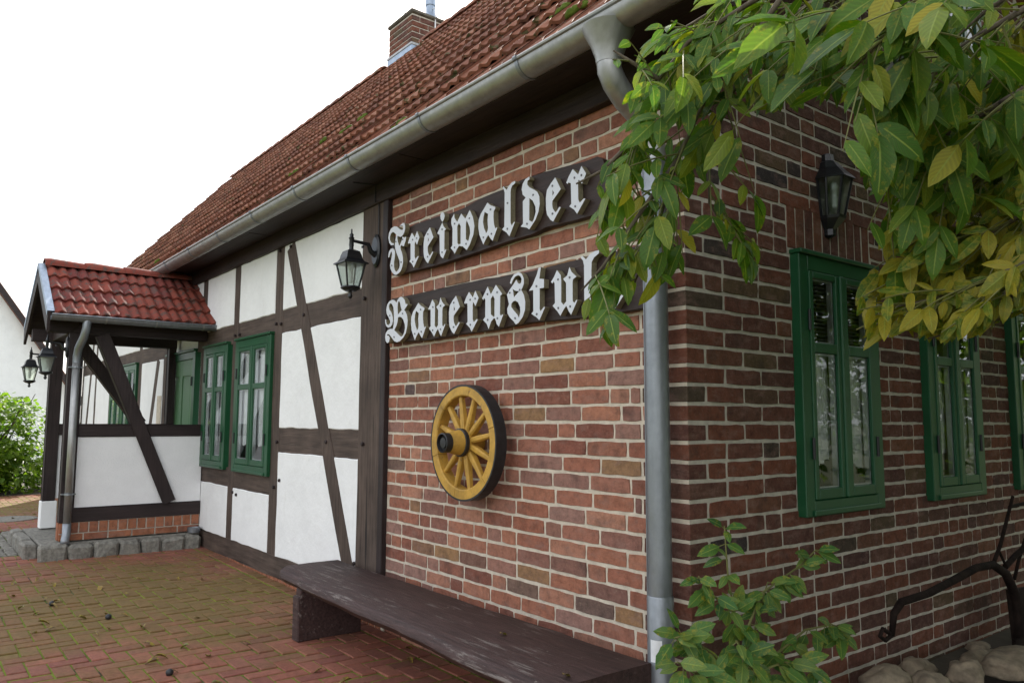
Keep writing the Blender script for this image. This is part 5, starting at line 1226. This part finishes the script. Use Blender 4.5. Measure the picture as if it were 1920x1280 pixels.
bd = MB(); bd.add([(-19, -4.2, .058), (-13.45, -4.2, .058), (-13.45, 1.8, .058), (-19, 1.8, .058)], [(0, 1, 2, 3)]); obj('planting_bed', bd, M['earth'], kind='structure')
bush('bright sunlit green bush beyond the porch', (-14.4, -1.3, .95), 1.0, .98, 1.0, 7500, .11, 1)
bush('darker bush beside the porch post behind the sunlit bush', (-14.9, .35, .55), .7, .75, .6, 3800, .09, 2)
bush('low bush at the foot of the white neighbouring house', (-17.5, -2.6, .8), 1.2, 1.0, .8, 3000, .10, 3)

# unseen garden trees, added to darken the gable and fill its pane reflections
def unseen_tree(label, c_, h, r_, n, seed):
    random.seed(seed); t = thing('unseen_tree', label, 'tree', (c_[0], c_[1], -.06)); q = MB(); q.tube([(c_[0], c_[1], -.1), (c_[0]+.05, c_[1], h*.35), (c_[0], c_[1]+.1, h*.8)], [.16, .12, .04], 10); obj('trunk', q, M['bark'], t, smooth=True)
    q = MB(); cl = []
    for k_ in range(22):
        v = Vector((U(-1, 1), U(-1, 1), U(-1, 1))); P_ = Vector((c_[0]+v.x*r_*.75, c_[1]+v.y*r_*.75, h*.55+v.z*h*.4)); cl.append((P_, U(.35, .6)*r_)); q.tube([(c_[0], c_[1], h*U(.25, .6)), P_], [.04, .01], 6)
    obj('limb', q, M['bark'], t); its = []
    for i in range(n):
        P_, rr_ = random.choice(cl); v = Vector((random.gauss(0, 1), random.gauss(0, 1), random.gauss(0, 1))).normalized()*rr_*U(.5, 1.05)
        P_ = P_+v
        if P_.z < .15: continue
        its.append((random.randrange(5), frame(P_, Vector((v.x+U(-1, 1), v.y+U(-1, 1), U(-.9, .4))), Vector((U(-.5, .5), U(-.5, .5), 1)), U(.12, .22)), t))
    scatter('crown', LBb, its, M['leafb'], 0, [((1, 0, 0), (0, .5, 0))]*5)
unseen_tree('unseen leafy garden tree standing opposite the gable windows', (6.2, 3.6), 6.0, 2.3, 6000, 11)
unseen_tree('unseen broad garden tree opposite the gable beside the terrace', (6.8, -.6), 5.2, 2.2, 5500, 12)
unseen_tree('unseen garden tree behind the gable end of the farmhouse', (5.0, 7.6), 6.5, 2.4, 6500, 13)
unseen_tree('unseen dense garden tree past the far corner of the gable', (2.4, 9.3), 6.0, 2.2, 6500, 14)
unseen_tree('unseen tall garden tree filling the gap past the gable corner', (4.3, 12.5), 7.5, 3.2, 7500, 15)

# neighbouring house
nb_ = thing('neighbour_house', 'white rendered neighbouring house with dark red roof beyond the bushes', 'house', (-30, 0, 0))
NX = -26.0; A = onX(0, 533, NX); Bp = onX(52, 606, NX); slp = (Bp.z-A.z)/(Bp.y-A.y)
yr = -4.6; zr = A.z+slp*(yr-A.y); ye = 2.1; ze = A.z+slp*(ye-A.y); hw = ye-yr
q = MB(); y0, y1 = yr-hw+.35, ye-.35; zt2 = ze+.3
q.add([(NX, y0, 0), (NX, y1, 0), (NX, y1, ze+.32), (NX, yr, zr-.1), (NX, y0, ze+.32), (NX-9, y0, 0), (NX-9, y1, 0), (NX-9, y1, ze+.32), (NX-9, yr, zr-.1), (NX-9, y0, ze+.32)], [(0, 1, 2, 3, 4), (5, 9, 8, 7, 6), (1, 6, 7, 2), (0, 4, 9, 5)])
obj('wall', q, M['plaster'], nb_)
obj('wall_base', MB().box(NX-.0, y0, 0, NX+.03, y1, 1.5), M['plaster'], nb_)
for s in (1, -1):
    q = MB(); ye_ = yr+s*hw; n_ = Vector((0, s*abs(slp), 1)).normalized(); slab(q, [(NX+.3, yr, zr), (NX-9.3, yr, zr), (NX-9.3, ye_, ze), (NX+.3, ye_, ze)], .16, n_); obj('roof', q, M['tile'], nb_)
    q = MB(); q.add([(NX+.3, yr, zr-.05), (NX+.3, ye_, ze-.05), (NX+.3, ye_, ze-.3), (NX+.3, yr, zr-.3), (NX+.34, yr, zr-.05), (NX+.34, ye_, ze-.05), (NX+.34, ye_, ze-.3), (NX+.34, yr, zr-.3)], [(0, 1, 2, 3), (4, 5, 6, 7), (0, 1, 5, 4), (3, 2, 6, 7)]); obj('verge_board', q, M['dky'], nb_)

# ------------------------------------------------------------------ fallen leaves
random.seed(111); LBf = [leaf_mesh(500+i, .5, .5, .6, 4, 'fallen_leaf', .25) for i in range(6)]
for me in LBf: me.materials.append(M['dead'])
spots = [(75, 1085), (100, 1095), (20, 1118), (90, 1122), (112, 1128), (60, 1190), (95, 1135), (75, 1150), (190, 1100), (150, 1105), (255, 1086), (70, 1168), (145, 1160), (200, 1152), (225, 1153), (108, 1178), (205, 1180), (270, 1178), (215, 1285), (355, 1212), (390, 1232), (452, 1205), (268, 1208), (290, 1232), (330, 1085), (420, 1130), (362, 1160), (240, 1112), (605, 1257), (660, 1276), (760, 1218), (764, 1235), (318, 1260), (150, 1280), (395, 1284), (300, 1240), (30, 1090), (45, 1140), (180, 1185), (382, 1087), (25, 972), (60, 965), (20, 990)]
for i, (px, py) in enumerate(spots):
    P_ = onZ(px, py, .0); P_ = onZ(px, py, gz(P_.x)+.006); s = U(.05, .085); o = bpy.data.objects.new('fallen_leaf', LBf[i % 6]); COL.objects.link(o)
    o.matrix_world = Matrix.Translation(P_+Vector((0, 0, .012))) @ Matrix.Rotation(U(0, 6.28), 4, 'Z') @ Matrix.Rotation(U(-.15, .15), 4, 'X') @ Matrix.Scale(s, 4)
    o['label'] = 'small withered leaf lying on the brick paving'; o['category'] = 'leaf'; o['group'] = 'fallen leaves on the paving'
for (px, py, lb) in ((938, 1188, 'curled brown leaf lying on the dark bench plank'), (1056, 1266, 'bent brown leaf standing in the crack of the bench plank')):
    P_ = onZ(px, py, .40); o = bpy.data.objects.new('fallen_leaf', LBf[2]); COL.objects.link(o); o.matrix_world = Matrix.Translation(P_+Vector((0, 0, .004))) @ Matrix.Rotation(2.0, 4, 'Z') @ Matrix.Scale(.06, 4); o['label'] = lb; o['category'] = 'leaf'
for (px, py) in ((203, 1160), (97, 1137), (318, 1258)):
    P_ = onZ(px, py, .01); q = MB(); q.lathe((P_.x, P_.y, gz(P_.x)), (0, 0, 1), [(.004, 0), (.016, .004), (.021, .015), (.018, .028), (.006, .035)], 9); o = obj('walnut_husk', q, M['iron'], label='shrivelled black walnut husk lying on the brick paving', cat='walnut', group='walnut husks on the paving', smooth=True)
